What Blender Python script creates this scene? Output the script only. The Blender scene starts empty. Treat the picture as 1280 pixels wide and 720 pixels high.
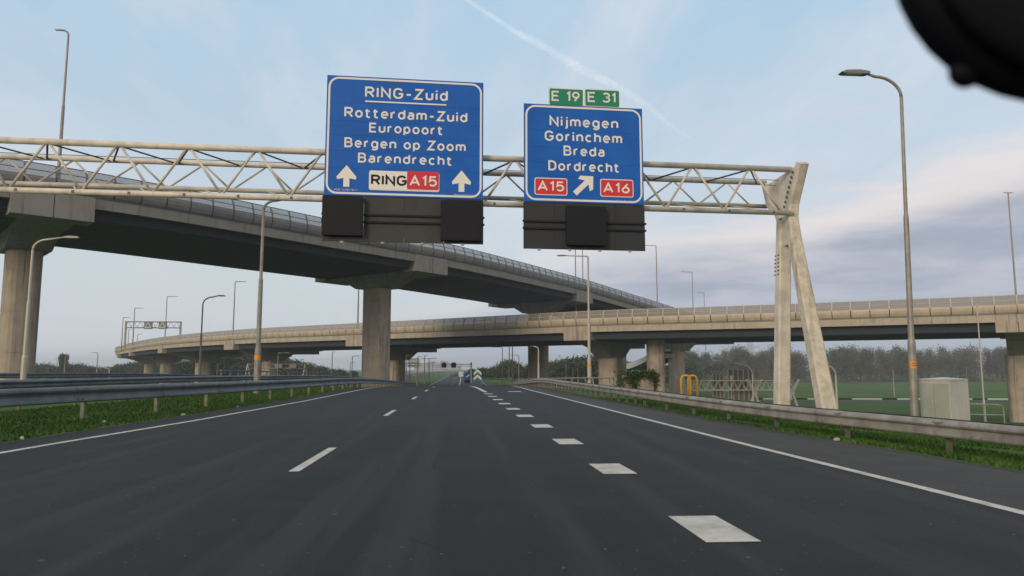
import bpy, math, random
from mathutils import Vector, Matrix, noise as mnoise
R = math.radians
random.seed(11)
S = bpy.context.scene
COL = S.collection

# ------------------------------------------------------------------ camera
F = 900.0                      # focal length in pixels of a 1280 wide picture
PITCH = math.atan(101 / F)
YAW = math.atan(62 * math.cos(PITCH) / F)
EYE = Vector((0, 0, 1.44))
cd = bpy.data.cameras.new('camera'); cam = bpy.data.objects.new('camera', cd); COL.objects.link(cam)
cd.sensor_width = 36; cd.lens = 36 * F / 1280
cd.clip_start = 0.05; cd.clip_end = 12000
cd.dof.use_dof = True; cd.dof.focus_distance = 40; cd.dof.aperture_fstop = 3.6
cam.location = EYE; cam.rotation_euler = (R(90) + PITCH, 0, -YAW)
S.camera = cam

# ------------------------------------------------------------------ light
SUN_AZ, SUN_EL = R(218), R(17)          # compass style: from +Y towards +X
w = bpy.data.worlds.new('World'); S.world = w; w.use_nodes = True
nt = w.node_tree; nt.nodes.clear()
def N(t, tree=None, **k):
    n = (tree or nt).nodes.new(t)
    for a, b in k.items(): setattr(n, a, b)
    return n
def L(a, b, tree=None): (tree or nt).links.new(a, b)
def M_(op, a, b=None, c=None, clamp=False, tree=None):
    n = N('ShaderNodeMath', tree, operation=op); n.use_clamp = clamp
    for i, q in enumerate((a, b, c)):
        if q is None: continue
        if isinstance(q, (int, float)): n.inputs[i].default_value = q
        else: L(q, n.inputs[i], tree)
    return n.outputs[0]
def SM(v, lo, hi, tree=None):           # smooth step
    n = N('ShaderNodeMapRange', tree, interpolation_type='SMOOTHSTEP')
    for i, q in ((0, v), (1, lo), (2, hi)):
        if isinstance(q, (int, float)): n.inputs[i].default_value = q
        else: L(q, n.inputs[i], tree)
    return n.outputs[0]
def MIX(f, a, b, tree=None, bt='MIX'):
    n = N('ShaderNodeMix', tree, data_type='RGBA', blend_type=bt)
    for i, q in ((0, f), (6, a), (7, b)):
        if isinstance(q, (int, float)): n.inputs[i].default_value = q
        elif isinstance(q, tuple): n.inputs[i].default_value = (*q, 1)
        else: L(q, n.inputs[i], tree)
    return n.outputs[2]
def NOISE(vec, scale, detail=4, rough=.5, tree=None):
    n = N('ShaderNodeTexNoise', tree); n.inputs['Scale'].default_value = scale
    n.inputs['Detail'].default_value = detail; n.inputs['Roughness'].default_value = rough
    if vec is not None: L(vec, n.inputs['Vector'], tree)
    return n.outputs['Fac']
SKY = 0.1
LIFT = 1.17
sky = N('ShaderNodeTexSky', sky_type='NISHITA'); sky.sun_disc = False
sky.sun_elevation = SUN_EL; sky.sun_rotation = SUN_AZ; sky.air_density = 1.0; sky.dust_density = 1.5
tc = N('ShaderNodeTexCoord'); sp = N('ShaderNodeSeparateXYZ'); L(tc.outputs['Generated'], sp.inputs[0])
X, Y, Z = sp.outputs
zc = M_('MAXIMUM', Z, 0.0)
den = M_('ADD', zc, 0.16)
cm = N('ShaderNodeCombineXYZ'); L(M_('DIVIDE', X, den), cm.inputs[0]); L(M_('DIVIDE', Y, den), cm.inputs[1])
n1 = NOISE(cm.outputs[0], 0.55, 6, .58); 
mp = N('ShaderNodeMapping'); mp.inputs['Scale'].default_value = (1.6, .6, 1); mp.inputs['Rotation'].default_value = (0, 0, .7); mp.inputs['Location'].default_value = (3.1, 1.7, 0)
L(cm.outputs[0], mp.inputs[0]); n2 = NOISE(mp.outputs[0], 0.8, 7, .62)
cmb = N('ShaderNodeCombineXYZ'); L(X, cmb.inputs[0]); L(M_('MULTIPLY', Z, 5.0), cmb.inputs[2])
n3 = NOISE(cmb.outputs[0], 3.2, 5, .55)
def c(*a): return tuple(((v / 255) ** 2.2) / SKY * LIFT for v in a)
blue = MIX(SM(Z, .05, .62), c(190, 202, 211), c(154, 191, 218))
blue = MIX(.08, blue, sky.outputs[0])
veil = SM(M_('ADD', M_('MULTIPLY', n1, .55), M_('MULTIPLY', n2, .5)), .44, .68)
veil = M_('MULTIPLY', veil, SM(Z, .75, .1), clamp=True)
col = MIX(M_('MULTIPLY', veil, .78), blue, c(208, 212, 220))
# left side: thin pale grey veil towards the horizon
lf = M_('MULTIPLY', SM(X, .25, -.35), SM(Z, .34, .06)); col = MIX(M_('MULTIPLY', lf, .8), col, c(192, 200, 204))
# long cloud bank low in the sky, higher towards the right
edge = M_('ADD', M_('ADD', M_('MULTIPLY', SM(X, -.3, .3), .135), M_('MULTIPLY', SM(X, .38, .62), .065)), M_('ADD', .03, M_('MULTIPLY', M_('SUBTRACT', n3, .5), .10)))
rag = M_('MULTIPLY', M_('SUBTRACT', NOISE(cmb.outputs[0], 11, 6, .6), .5), .07)
e2 = M_('ADD', edge, rag)
wisp = M_('MULTIPLY', M_('MULTIPLY', SM(NOISE(cmb.outputs[0], 5.5, 7, .62), .48, .72), SM(Z, .46, .20)), SM(X, -.2, .3))
col = MIX(M_('MULTIPLY', wisp, .65), col, c(196, 194, 207))
puff = M_('MULTIPLY', SM(NOISE(mp.outputs[0], 1.9, 7, .6), .40, .80), SM(Z, .12, .40))
col = MIX(M_('MULTIPLY', puff, .62), col, c(208, 210, 218))
pk = M_('MULTIPLY', SM(Z, M_('ADD', e2, .055), M_('ADD', e2, -.005)), M_('ADD', M_('MULTIPLY', SM(X, -.1, .5), .58), .12))
col = MIX(pk, col, c(228, 215, 211))
bk = M_('MULTIPLY', SM(Z, M_('ADD', edge, .005), M_('ADD', edge, -.05)), M_('ADD', M_('MULTIPLY', SM(X, -.35, .3), .6), .3))
bankc = MIX(SM(Z, .02, .13), MIX(SM(n3, .35, .7), c(148, 163, 180), c(163, 175, 188)), MIX(SM(NOISE(cmb.outputs[0], 6, 6, .6), .35, .68), c(146, 156, 174), c(180, 184, 196)))
col = MIX(bk, col, bankc)
# unseen sky behind the car and overhead, tinted cream to warm the ambient light
col = MIX(M_('MULTIPLY', SM(Z, .50, .95), .65), col, c(214, 208, 200))
col = MIX(M_('MULTIPLY', SM(Y, .15, -.7), .70), col, c(226, 212, 194))
col = MIX(SM(Z, .0, -.06), col, c(90, 95, 95))
bg = N('ShaderNodeBackground'); bg.inputs[1].default_value = SKY; L(col, bg.inputs[0])
ow = N('ShaderNodeOutputWorld'); L(bg.outputs[0], ow.inputs[0])

sl = bpy.data.lights.new('sun', 'SUN'); sun = bpy.data.objects.new('sun', sl); COL.objects.link(sun)
sl.energy = 2.0; sl.angle = R(22); sl.color = (1, .80, .58)
sd = Vector((math.sin(SUN_AZ) * math.cos(SUN_EL), math.cos(SUN_AZ) * math.cos(SUN_EL), math.sin(SUN_EL)))
sun.rotation_euler = (-sd).to_track_quat('-Z', 'Y').to_euler(); sun.location = (0, -20, 60)
S.view_settings.view_transform = 'Standard'; S.view_settings.look = 'None'
S.view_settings.exposure = 0; S.view_settings.gamma = 1

# ------------------------------------------------------------------ helpers
fwd = Vector((math.sin(YAW) * math.cos(PITCH), math.cos(YAW) * math.cos(PITCH), math.sin(PITCH)))
rgt = Vector((math.cos(YAW), -math.sin(YAW), 0)); upv = rgt.cross(fwd)
def ray(px, py): return fwd + rgt * ((px - 640) / F) + upv * ((360 - py) / F)
def at_Y(px, py, Yv): d = ray(px, py); return EYE + d * (Yv / d.y)          # point at a road distance
def at_Z(px, py, z): d = ray(px, py); return EYE + d * ((z - EYE.z) / d.z)  # point at a height
def lat(px, Yv, py=461): return at_Y(px, py, Yv).x

org = {}
def tag(o, label=None, cat=None, group=None, kind=None):
    for k, v in (('label', label), ('category', cat), ('group', group), ('kind', kind)):
        if v: o[k] = v
    return o
def thing(name, loc, label, cat, group=None):
    o = bpy.data.objects.new(name, None); COL.objects.link(o); o.location = loc; o.empty_display_size = .3
    org[o.name] = Vector(loc); return tag(o, label, cat, group)
class MB:
    def __init__(s): s.v = []; s.f = []; s.mi = []; s.cur = 0
    def add(s, vs, fs):
        b = len(s.v); s.v += [Vector(q) for q in vs]; s.f += [tuple(b + i for i in f) for f in fs]; s.mi += [s.cur] * len(fs)
    def hexa(s, p): s.add(p, [(0, 3, 2, 1), (4, 5, 6, 7), (0, 1, 5, 4), (1, 2, 6, 5), (2, 3, 7, 6), (3, 0, 4, 7)])
    def box(s, c_, sz, ax=None, ay=None, az=None):
        c_ = Vector(c_); ax = Vector(ax or (1, 0, 0)); az = Vector(az or (0, 0, 1)); ay = Vector(ay) if ay else az.cross(ax)
        x, y, z = ax * sz[0] / 2, ay * sz[1] / 2, az * sz[2] / 2
        s.hexa([c_ - x - y - z, c_ + x - y - z, c_ + x + y - z, c_ - x + y - z, c_ - x - y + z, c_ + x - y + z, c_ + x + y + z, c_ - x + y + z])
    def tube(s, pts, rs, n=8, cap=True):
        pts = [Vector(p) for p in pts]
        if isinstance(rs, (int, float)): rs = [rs] * len(pts)
        rings = []; pu = None
        for i, p in enumerate(pts):
            t = (pts[min(i + 1, len(pts) - 1)] - pts[max(i - 1, 0)]).normalized()
            if pu is None: pu = Vector((1, 0, 0)) if abs(t.x) < .8 else Vector((0, 1, 0))
            u = (pu - t * pu.dot(t)).normalized(); pu = u; v = t.cross(u)
            rings.append([p + (u * math.cos(a) + v * math.sin(a)) * rs[i] for a in [2 * math.pi * k / n for k in range(n)]])
        vs = [q for r_ in rings for q in r_]; fs = []
        for i in range(len(pts) - 1):
            for k in range(n):
                fs.append((i * n + k, i * n + (k + 1) % n, (i + 1) * n + (k + 1) % n, (i + 1) * n + k))
        if cap: fs += [tuple(range(n - 1, -1, -1)), tuple((len(pts) - 1) * n + k for k in range(n))]
        s.add(vs, fs)
    def prism(s, poly, o, ax, ay, az, th):      # polygon in ax/ay plane, thick along az
        o, ax, ay, az = map(Vector, (o, ax, ay, az)); n = len(poly)
        a = [o + ax * p[0] + ay * p[1] for p in poly]; b = [q + az * th for q in a]
        s.add(a + b, [tuple(range(n - 1, -1, -1)), tuple(range(n, 2 * n))] + [(i, (i + 1) % n, n + (i + 1) % n, n + i) for i in range(n)])
    def loft(s, secs, closed=True, cap=True):   # list of equal length point rings
        n = len(secs[0]); vs = [q for r_ in secs for q in r_]; fs = []
        for i in range(len(secs) - 1):
            for k in range(n if closed else n - 1):
                fs.append((i * n + k, i * n + (k + 1) % n, (i + 1) * n + (k + 1) % n, (i + 1) * n + k))
        if cap and closed: fs += [tuple(range(n - 1, -1, -1)), tuple((len(secs) - 1) * n + k for k in range(n))]
        s.add(vs, fs)
    def mesh(s, name, mats, off=Vector((0, 0, 0)), smooth=False):
        me = bpy.data.meshes.new(name); me.from_pydata([tuple(q - off) for q in s.v], [], s.f)
        if not isinstance(mats, (list, tuple)): mats = [mats]
        for m in mats: me.materials.append(m)
        if len(mats) > 1: me.polygons.foreach_set('material_index', s.mi)
        if smooth: me.polygons.foreach_set('use_smooth', [True] * len(s.f))
        me.update(); return me
    def build(s, name, mats, parent=None, smooth=False, loc=None):
        off = org[parent.name] if parent is not None else Vector(loc or (0, 0, 0))
        o = bpy.data.objects.new(name, s.mesh(name, mats, off, smooth)); COL.objects.link(o)
        if parent is not None: o.parent = parent
        else: o.location = off
        org[o.name] = off.copy()
        return o
def inst(name, me, parent, mat4):
    o = bpy.data.objects.new(name, me); COL.objects.link(o); o.parent = parent
    m = mat4.copy(); m.translation = m.translation - org[parent.name]; o.matrix_local = m; org[o.name] = org[parent.name]
    return o

# ------------------------------------------------------------------ materials
def mat(name, colr, rough=.7, metal=0, col2=None, nscale=3, bump=0, bscale=40, streak=None, spec=None, detail=5):
    m = bpy.data.materials.new(name); m.use_nodes = True; t = m.node_tree; b = t.nodes['Principled BSDF']
    b.inputs['Roughness'].default_value = rough; b.inputs['Metallic'].default_value = metal
    if spec is not None: b.inputs['Specular IOR Level'].default_value = spec
    b.inputs['Base Color'].default_value = (*colr, 1)
    if col2 or bump or streak:
        g = N('ShaderNodeNewGeometry', t); src = g.outputs['Position']
        colout = None
        if col2:
            f = SM(NOISE(src, nscale, detail, .6, t), .35, .68, t); colout = MIX(f, colr, col2, t)
        if streak:              # rain streaks and stains running down, part of the surface
            mpn = N('ShaderNodeMapping', t); mpn.inputs['Scale'].default_value = (1.3, 1.3, .07); L(src, mpn.inputs[0], t)
            f = SM(NOISE(mpn.outputs[0], 1.7, 6, .7, t), .50, .70, t)
            colout = MIX(M_('MULTIPLY', f, streak[1], tree=t), colout if colout else colr, streak[0], t)
        if colout is not None: L(colout, b.inputs['Base Color'], t)
        if bump:
            bn = N('ShaderNodeBump', t); bn.inputs['Strength'].default_value = bump; bn.inputs['Distance'].default_value = .02
            L(NOISE(src, bscale, 4, .6, t), bn.inputs['Height'], t); L(bn.outputs[0], b.inputs['Normal'], t)
    return m
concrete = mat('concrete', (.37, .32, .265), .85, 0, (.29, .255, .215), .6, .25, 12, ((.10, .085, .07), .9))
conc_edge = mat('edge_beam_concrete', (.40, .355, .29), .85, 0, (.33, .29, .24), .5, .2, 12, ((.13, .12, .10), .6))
conc_up = mat('weathered_shaded_concrete', (.235, .228, .215), .85, 0, (.21, .20, .18), .5, .25, 10, ((.10, .095, .09), .7))  # upper flyover concrete; its darker tone also stands in for shade on crossheads
girder_m = mat('shaded_girder_concrete', (.019, .028, .042), .8, 0, (.014, .021, .032), .8, .2, 14)  # near-black blue: shade under the decks is put into the girder colour
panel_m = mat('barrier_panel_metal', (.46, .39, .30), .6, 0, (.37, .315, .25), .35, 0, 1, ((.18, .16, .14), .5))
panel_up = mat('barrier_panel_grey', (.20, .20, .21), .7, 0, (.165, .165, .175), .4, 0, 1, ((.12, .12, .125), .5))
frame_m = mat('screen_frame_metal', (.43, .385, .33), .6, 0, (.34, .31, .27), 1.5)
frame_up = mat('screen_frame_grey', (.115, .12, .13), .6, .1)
gal = mat('galvanised_steel', (.135, .155, .175), .5, .25, (.09, .105, .12), 2.0, .08, 8, ((.11, .12, .125), .55))
gal_r = mat('galvanised_steel_weathered', (.30, .285, .255), .6, .2, (.20, .19, .17), 2.2, .08, 8, ((.10, .095, .08), .6))
postm = mat('guardrail_post_steel', (.15, .165, .10), .7, .1, (.10, .115, .065), 5)
post_r = mat('guardrail_post_dull', (.12, .12, .10), .75, .1, (.08, .085, .065), 5)
white_steel = mat('painted_gantry_steel', (.62, .575, .50), .55, 0, (.46, .43, .375), 2.0, .05, 20, ((.25, .22, .17), .55))
moss = mat('mossy_gantry_paint', (.55, .505, .435), .8, 0, (.41, .375, .30), 4, .3, 30, ((.20, .18, .12), .75), detail=9)
dark_steel = mat('dark_brace_steel', (.09, .10, .125), .6, .3)
lampm = mat('lamp_post_paint', (.27, .25, .23), .55, .2, (.20, .19, .175), 3, 0, 1, ((.11, .10, .09), .6))
lamp_lt = mat('lamp_post_light_grey', (.40, .38, .33), .55, .2)
lamphead = mat('lamp_head_grey', (.17, .18, .20), .45, .3)
blackp = mat('black_plastic', (.003, .0038, .0065), .6, 0, spec=.10)
bluem = mat('sign_blue', (.005, .095, .43), .45, 0, (.008, .115, .48), 1.1, spec=.25)
whitem = mat('sign_white', (.72, .71, .68), .5)
redm = mat('sign_red', (.56, .018, .035), .45)
greenm = mat('sign_green', (.0, .20, .115), .45)
blackt = mat('sign_black', (.010, .011, .015), .6, 0, spec=.2)
boardm = mat('dark_board', (.036, .036, .037), .7, 0, (.028, .028, .030), 1.5)
boardm2 = mat('dark_board_cool', (.020, .023, .030), .7, 0, (.016, .019, .024), 1.5)
boxm = mat('matrix_box_black', (.010, .013, .020), .6, 0, spec=.2)
orange = mat('orange_tag', (.62, .25, .015), .6)
yellow = mat('yellow_paint', (.56, .32, .04), .45, 0, (.55, .28, .02), 8)
cabm = mat('cabinet_grey', (.50, .485, .455), .6, 0, (.42, .41, .37), .8, 0, 1, ((.28, .26, .22), .4))
cabdoor = mat('cabinet_door', (.37, .375, .33), .6, 0, (.32, .33, .30), .8)
ledge_m = mat('light_grey_paint', (.55, .54, .50), .6)
bark = mat('bark', (.12, .105, .085), .9, 0, (.07, .06, .05), 3)
tyre = mat('tyre', (.02, .02, .02), .8)
glassd = mat('dark_glass', (.02, .025, .03), .1)
rbacks = mat('sign_back_sheet', (.20, .19, .185), .6, .2, (.16, .155, .15), 1)

def glassy(name, colr, trans):
    m = bpy.data.materials.new(name); m.use_nodes = True; t = m.node_tree; b = t.nodes['Principled BSDF']
    b.inputs['Base Color'].default_value = (*colr, 1); b.inputs['Roughness'].default_value = .6
    tr = N('ShaderNodeBsdfTransparent', t); mx = N('ShaderNodeMixShader', t); mx.inputs[0].default_value = trans
    o = t.nodes['Material Output']; L(b.outputs[0], mx.inputs[1], t); L(tr.outputs[0], mx.inputs[2], t); L(mx.outputs[0], o.inputs[0], t)
    return m
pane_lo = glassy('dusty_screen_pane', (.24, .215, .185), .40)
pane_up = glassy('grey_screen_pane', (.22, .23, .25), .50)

def leafmat(name, c1, c2, sc):
    m = mat(name, c1, .75, 0, c2, sc, spec=.15); return m
leaf_far = leafmat('grey_green_foliage', (.062, .075, .042), (.125, .125, .085), .25)
leaf_far2 = leafmat('brown_green_foliage', (.10, .10, .065), (.16, .15, .11), .25)
leaf_dk = leafmat('dark_green_foliage', (.028, .05, .02), (.06, .085, .035), .2)
leaf_md = leafmat('mid_green_foliage', (.045, .075, .028), (.09, .11, .05), .2)
ivy_m = leafmat('ivy_foliage', (.025, .05, .014), (.06, .095, .03), 4)
grass_m = leafmat('grass_blades', (.030, .082, .012), (.062, .115, .022), .9)

def asphalt(name, base, wear, tracks):
    m = bpy.data.materials.new(name); m.use_nodes = True; t = m.node_tree; b = t.nodes['Principled BSDF']
    g = N('ShaderNodeNewGeometry', t); P = g.outputs['Position']
    fine = NOISE(P, 38, 3, .85, t); mid = NOISE(P, 1.1, 6, .6, t)
    s_ = N('ShaderNodeMapping', t); s_.inputs['Scale'].default_value = (1.15, .035, 1); L(P, s_.inputs[0], t)
    st = NOISE(s_.outputs[0], 1.4, 5, .6, t)
    colr = MIX(SM(mid, .3, .75, t), base, wear, t)
    colr = MIX(M_('MULTIPLY', SM(st, .46, .64, t), tracks, tree=t), colr, tuple(v * 2.3 for v in wear), t)
    colr = MIX(M_('MULTIPLY', SM(st, .46, .34, t), .5, tree=t), colr, tuple(v * .55 for v in base), t)
    pat = NOISE(P, .35, 4, .55, t)
    colr = MIX(M_('MULTIPLY', SM(pat, .5, .62, t), .35, tree=t), colr, tuple(v * 1.5 for v in wear), t)
    vo = N('ShaderNodeTexVoronoi', t, feature='DISTANCE_TO_EDGE'); vo.inputs['Scale'].default_value = .16; L(P, vo.inputs['Vector'], t)
    crack = M_('MULTIPLY', SM(vo.outputs['Distance'], .006, .001, t), SM(NOISE(P, .6, 3, .5, t), .5, .6, t), tree=t)
    colr = MIX(M_('MULTIPLY', crack, .7, tree=t), colr, (.006, .006, .006), t)
    colr = MIX(SM(fine, .56, .74, t), colr, tuple(v * 3.2 for v in wear), t)
    spk = NOISE(P, 9, 2, .9, t); colr = MIX(SM(spk, .70, .74, t), colr, (.16, .155, .14), t)
    L(colr, b.inputs['Base Color'], t)
    L(M_('ADD', M_('MULTIPLY', st, .25, tree=t), .62, tree=t), b.inputs['Roughness'], t)
    b.inputs['Specular IOR Level'].default_value = .26
    bn = N('ShaderNodeBump', t); bn.inputs['Strength'].default_value = .5; bn.inputs['Distance'].default_value = .008
    L(fine, bn.inputs['Height'], t); L(bn.outputs[0], b.inputs['Normal'], t)
    return m
road_m = asphalt('road_asphalt', (.0098, .0100, .0102), (.0155, .0155, .0155), .60)
shoulder_m = asphalt('shoulder_asphalt', (.033, .031, .0285), (.043, .0405, .037), .35)
def paintmat():
    m = bpy.data.materials.new('worn_road_paint'); m.use_nodes = True; t = m.node_tree; b = t.nodes['Principled BSDF']
    g = N('ShaderNodeNewGeometry', t); P = g.outputs['Position']
    f = SM(NOISE(P, 7, 10, .8, t), .55, .66, t); f2 = SM(NOISE(P, 2.2, 5, .6, t), .4, .7, t)
    colr = MIX(f2, (.53, .505, .455), (.38, .365, .33), t); colr = MIX(M_('MULTIPLY', f, .8, tree=t), colr, (.07, .07, .07), t)
    L(colr, b.inputs['Base Color'], t); b.inputs['Roughness'].default_value = .75
    return m
paint = paintmat()
def groundmat():
    m = bpy.data.materials.new('grass_field'); m.use_nodes = True; t = m.node_tree; b = t.nodes['Principled BSDF']
    g = N('ShaderNodeNewGeometry', t); P = g.outputs['Position']
    a = NOISE(P, .06, 7, .7, t); d = NOISE(P, 1.3, 6, .7, t); e = NOISE(P, 14, 4, .7, t)
    colr = MIX(SM(a, .35, .65, t), (.046, .105, .020), (.088, .150, .034), t)
    colr = MIX(SM(d, .48, .75, t), colr, (.055, .068, .022), t)
    colr = MIX(SM(e, .5, .75, t), colr, (.026, .042, .012), t)
    L(colr, b.inputs['Base Color'], t); b.inputs['Roughness'].default_value = .95; b.inputs['Specular IOR Level'].default_value = .1
    return m
ground_m = groundmat()

# ------------------------------------------------------------------ terrain and roads
def lerp_tab(tab, v):
    if v <= tab[0][0]: return tab[0][1]
    for (a, fa), (b, fb) in zip(tab, tab[1:]):
        if v <= b: return fa + (fb - fa) * (v - a) / (b - a)
    return tab[-1][1]
def rz(Yv):
    t = min(1, max(0, (Yv - 52) / 90)); return -2.1 * t * t * (3 - 2 * t)
XL = [(-20, -9.6), (14, -9.0), (27, -8.3), (45, -7.9), (70, -7.6), (3000, -7.6)]      # asphalt edges
XR = [(-20, 7.95), (10, 7.8), (18, 7.2), (30, 6.75), (45, 6.3), (60, 6.3), (90, 7.2), (3000, 9)]
LINE_L = [(-20, -8.1), (13.2, -7.95), (20.7, -7.45), (33, -7.05), (48, -7.0), (70, -6.9), (3000, -6.9)]
LINE_R = [(-20, 5.9), (7, 5.65), (13.5, 5.42), (24, 5.2), (37, 4.9), (49, 4.6), (62, 4.5), (90, 5.2), (3000, 7)]
BLOCKX = [(-20, 2.3), (6.5, 2.27), (10.4, 2.17), (14, 2.1), (18, 2.02), (22, 1.92), (35, 1.65), (45, 1.45), (70, .7), (110, -.6), (3000, -.6)]
def verge(x, Yv):
    xr = lerp_tab(XR, Yv)
    if x > xr: return lerp_tab([(0, 0), (1.4, -.15), (4, -.20), (9.5, -.40), (14, -.8), (31, -6.0), (32, -6.0)], x - xr)
    if x < -35: return lerp_tab([(0, 0), (3, -.3), (26, -3.6), (27, -3.6)], -35 - x)
    if lerp_tab(XL, Yv) > x > -18: return -.05
    return 0
def gz(x, Yv): 
    b = rz(Yv); v = verge(x, Yv)
    if v < -.9: 
        k = min(1, (-v - .9) / 4); return (b + v) * (1 - k) + k * min(v, b + v * .9) if False else b * (1 - k) + v
    return b + v
xs = [-2500, -1500, -900, -500, -300, -200, -140, -100, -80, -70, -61, -50, -42, -38, -35, -30, -24, -18.2, -17.8, -15, -12, -10.4, -9.6, -9.2, -8.8, -8.3, -7.8, -7, -4, 0, 4, 6, 6.6, 7.2, 7.7, 8.1, 8.6, 9.2, 10, 11, 13, 16, 20, 26, 32, 35.5, 37, 45, 60, 80, 110, 150, 200, 300, 450, 700, 1000, 1600, 2500]
ys = [-60, -30, -10] + [i * 3 for i in range(0, 60)] + [180, 200, 230, 270, 320, 400, 500, 700, 1000, 1500, 2200, 3000]
mb = MB(); nx = len(xs)
for y in ys:
    for x in xs: mb.v.append(Vector((x, y, gz(x, y) - .012)))
for j in range(len(ys) - 1):
    for i in range(nx - 1):
        a = j * nx + i; mb.f.append((a, a + 1, a + nx + 1, a + nx)); mb.mi.append(0)
tag(mb.build('ground', ground_m, smooth=True), kind='structure')

def strip(fa, fb, y0, y1, dz, step=3, far=True):
    m = MB(); yy = []; y = y0
    while y < y1: yy.append(y); y += step if y < 180 else 60
    yy.append(y1)
    vs = []
    for y in yy:
        for q in (fa(y), fb(y)): vs.append((q, y, rz(y) + dz))
    m.add(vs, [(2 * i, 2 * i + 1, 2 * i + 3, 2 * i + 2) for i in range(len(yy) - 1)])
    return m
road = strip(lambda y: lerp_tab(XL, y), lambda y: lerp_tab(LINE_R, y) + .1, -30, 2900, .002).build('road', road_m); tag(road, kind='structure')
tag(strip(lambda y: lerp_tab(LINE_R, y) + .1, lambda y: lerp_tab(XR, y), -30, 2900, .002).build('hard_shoulder', shoulder_m), kind='structure')
tag(strip(lambda y: -33, lambda y: -17.9, -30, 2900, .004).build('opposite_carriageway', road_m), kind='structure')
strip(lambda y: lerp_tab(LINE_L, y) - .08, lambda y: lerp_tab(LINE_L, y) + .08, -30, 900, .007).build('edge_line', paint, road)
strip(lambda y: lerp_tab(LINE_R, y) - .09, lambda y: lerp_tab(LINE_R, y) + .07, -30, 900, .007).build('edge_line', paint, road)
for k in range(-2, 34):
    y = 12.07 + 12.13 * k
    if y > 400: break
    strip(lambda q: -2.43, lambda q: -2.28, y - 1.54, y + 1.54, .007, 1.5).build('lane_dash', paint, road)
for k in range(-3, 10):
    y0 = 6.06 + 3.93 * k; 
    strip(lambda q: lerp_tab(BLOCKX, q) - .235, lambda q: lerp_tab(BLOCKX, q) + .235, y0, y0 + 1.07, .007, 1.1).build('block_marking', paint, road)
strip(lambda q: lerp_tab(BLOCKX, q) - .13, lambda q: lerp_tab(BLOCKX, q) + .13, 45, 300, .007).build('divider_line', paint, road)
strip(lambda q: 2.9, lambda q: 3.75, 45.5, 46.6, .007, 1.1).build('block_marking', paint, road)
for x in (-29.5, -25.9, -22.3):
    for k in range(30): strip(lambda q: x - .07, lambda q: x + .07, 12 * k, 12 * k + 3, .009, 3).build('lane_dash', paint, bpy.data.objects['opposite_carriageway']) if k % 1 == 0 and k < 14 else None

soil = mat('bare_soil', (.045, .037, .025), .95, 0, (.028, .030, .016), 3.5, .4, 25)
for nm_, fa_, fb_ in (('soil_edge', lambda y: lerp_tab(XL, y) - .42 - .16 * mnoise.noise(Vector((0, y * .9, 0))), lambda y: lerp_tab(XL, y) + .10 + .10 * mnoise.noise(Vector((5, y * 1.3, 0)))),
                      ('soil_edge', lambda y: lerp_tab(XR, y) - .08 + .08 * mnoise.noise(Vector((9, y * 1.3, 0))), lambda y: lerp_tab(XR, y) + .40 + .2 * mnoise.noise(Vector((7, y * .9, 0))))):
    m_ = MB(); vs = []; yy = [2 + .5 * i for i in range(150)]
    for y in yy:
        for q, dz in ((fa_(y), 0), (fb_(y), 0)): vs.append((q, y, max(gz(q, y), rz(y) - .05) + .006))
    m_.add(vs, [(2 * i, 2 * i + 1, 2 * i + 3, 2 * i + 2) for i in range(len(yy) - 1)]); tag(m_.build(nm_, soil), kind='structure')
# low grass on both verges: nobody could count the blades
def tufts(name, spots, label, hmin=.04, hmax=.12):
    m = MB(); vs = []; fs = []
    for (x, y) in spots:
        z = gz(x, y) - .02; h = random.uniform(hmin, hmax); a = random.uniform(0, 6.28); wd = random.uniform(.012, .03) * (1 + y / 25)
        lx, ly = random.uniform(-.07, .07), random.uniform(-.07, .07); b = len(vs)
        vs += [(x - math.cos(a) * wd, y - math.sin(a) * wd, z), (x + math.cos(a) * wd, y + math.sin(a) * wd, z), (x + lx, y + ly, z + h)]
        fs.append((b, b + 1, b + 2))
    m.add(vs, fs); o = m.build(name, grass_m); tag(o, label, 'grass', kind='stuff')
sp_ = []
while len(sp_) < 70000:
    y = 8 + 52 * random.random() ** 1.7; a = lerp_tab(XL, y) - .42; x = a + .13 * random.gauss(0, 1) - random.random() * 7
    if x > a + .3: continue
    if random.random() < .35 + mnoise.noise(Vector((x * .7, y * .5, 0))): sp_.append((x, y))
    elif random.random() < .3: sp_.append((x, y))
tufts('verge_grass', sp_, 'short green grass under the left guardrail beside the road')
sp_ = []
while len(sp_) < 70000:
    y = 3 + 34 * random.random() ** 1.3; a = lerp_tab(XR, y) + .36; x = a + .13 * random.gauss(0, 1) + random.random() * 4.5
    if x < a - .3: continue
    if random.random() < .4 + mnoise.noise(Vector((x * .7, y * .5, 3))): sp_.append((x, y))
tufts('verge_grass', sp_, 'short green grass under the right guardrail beside the shoulder')

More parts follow.
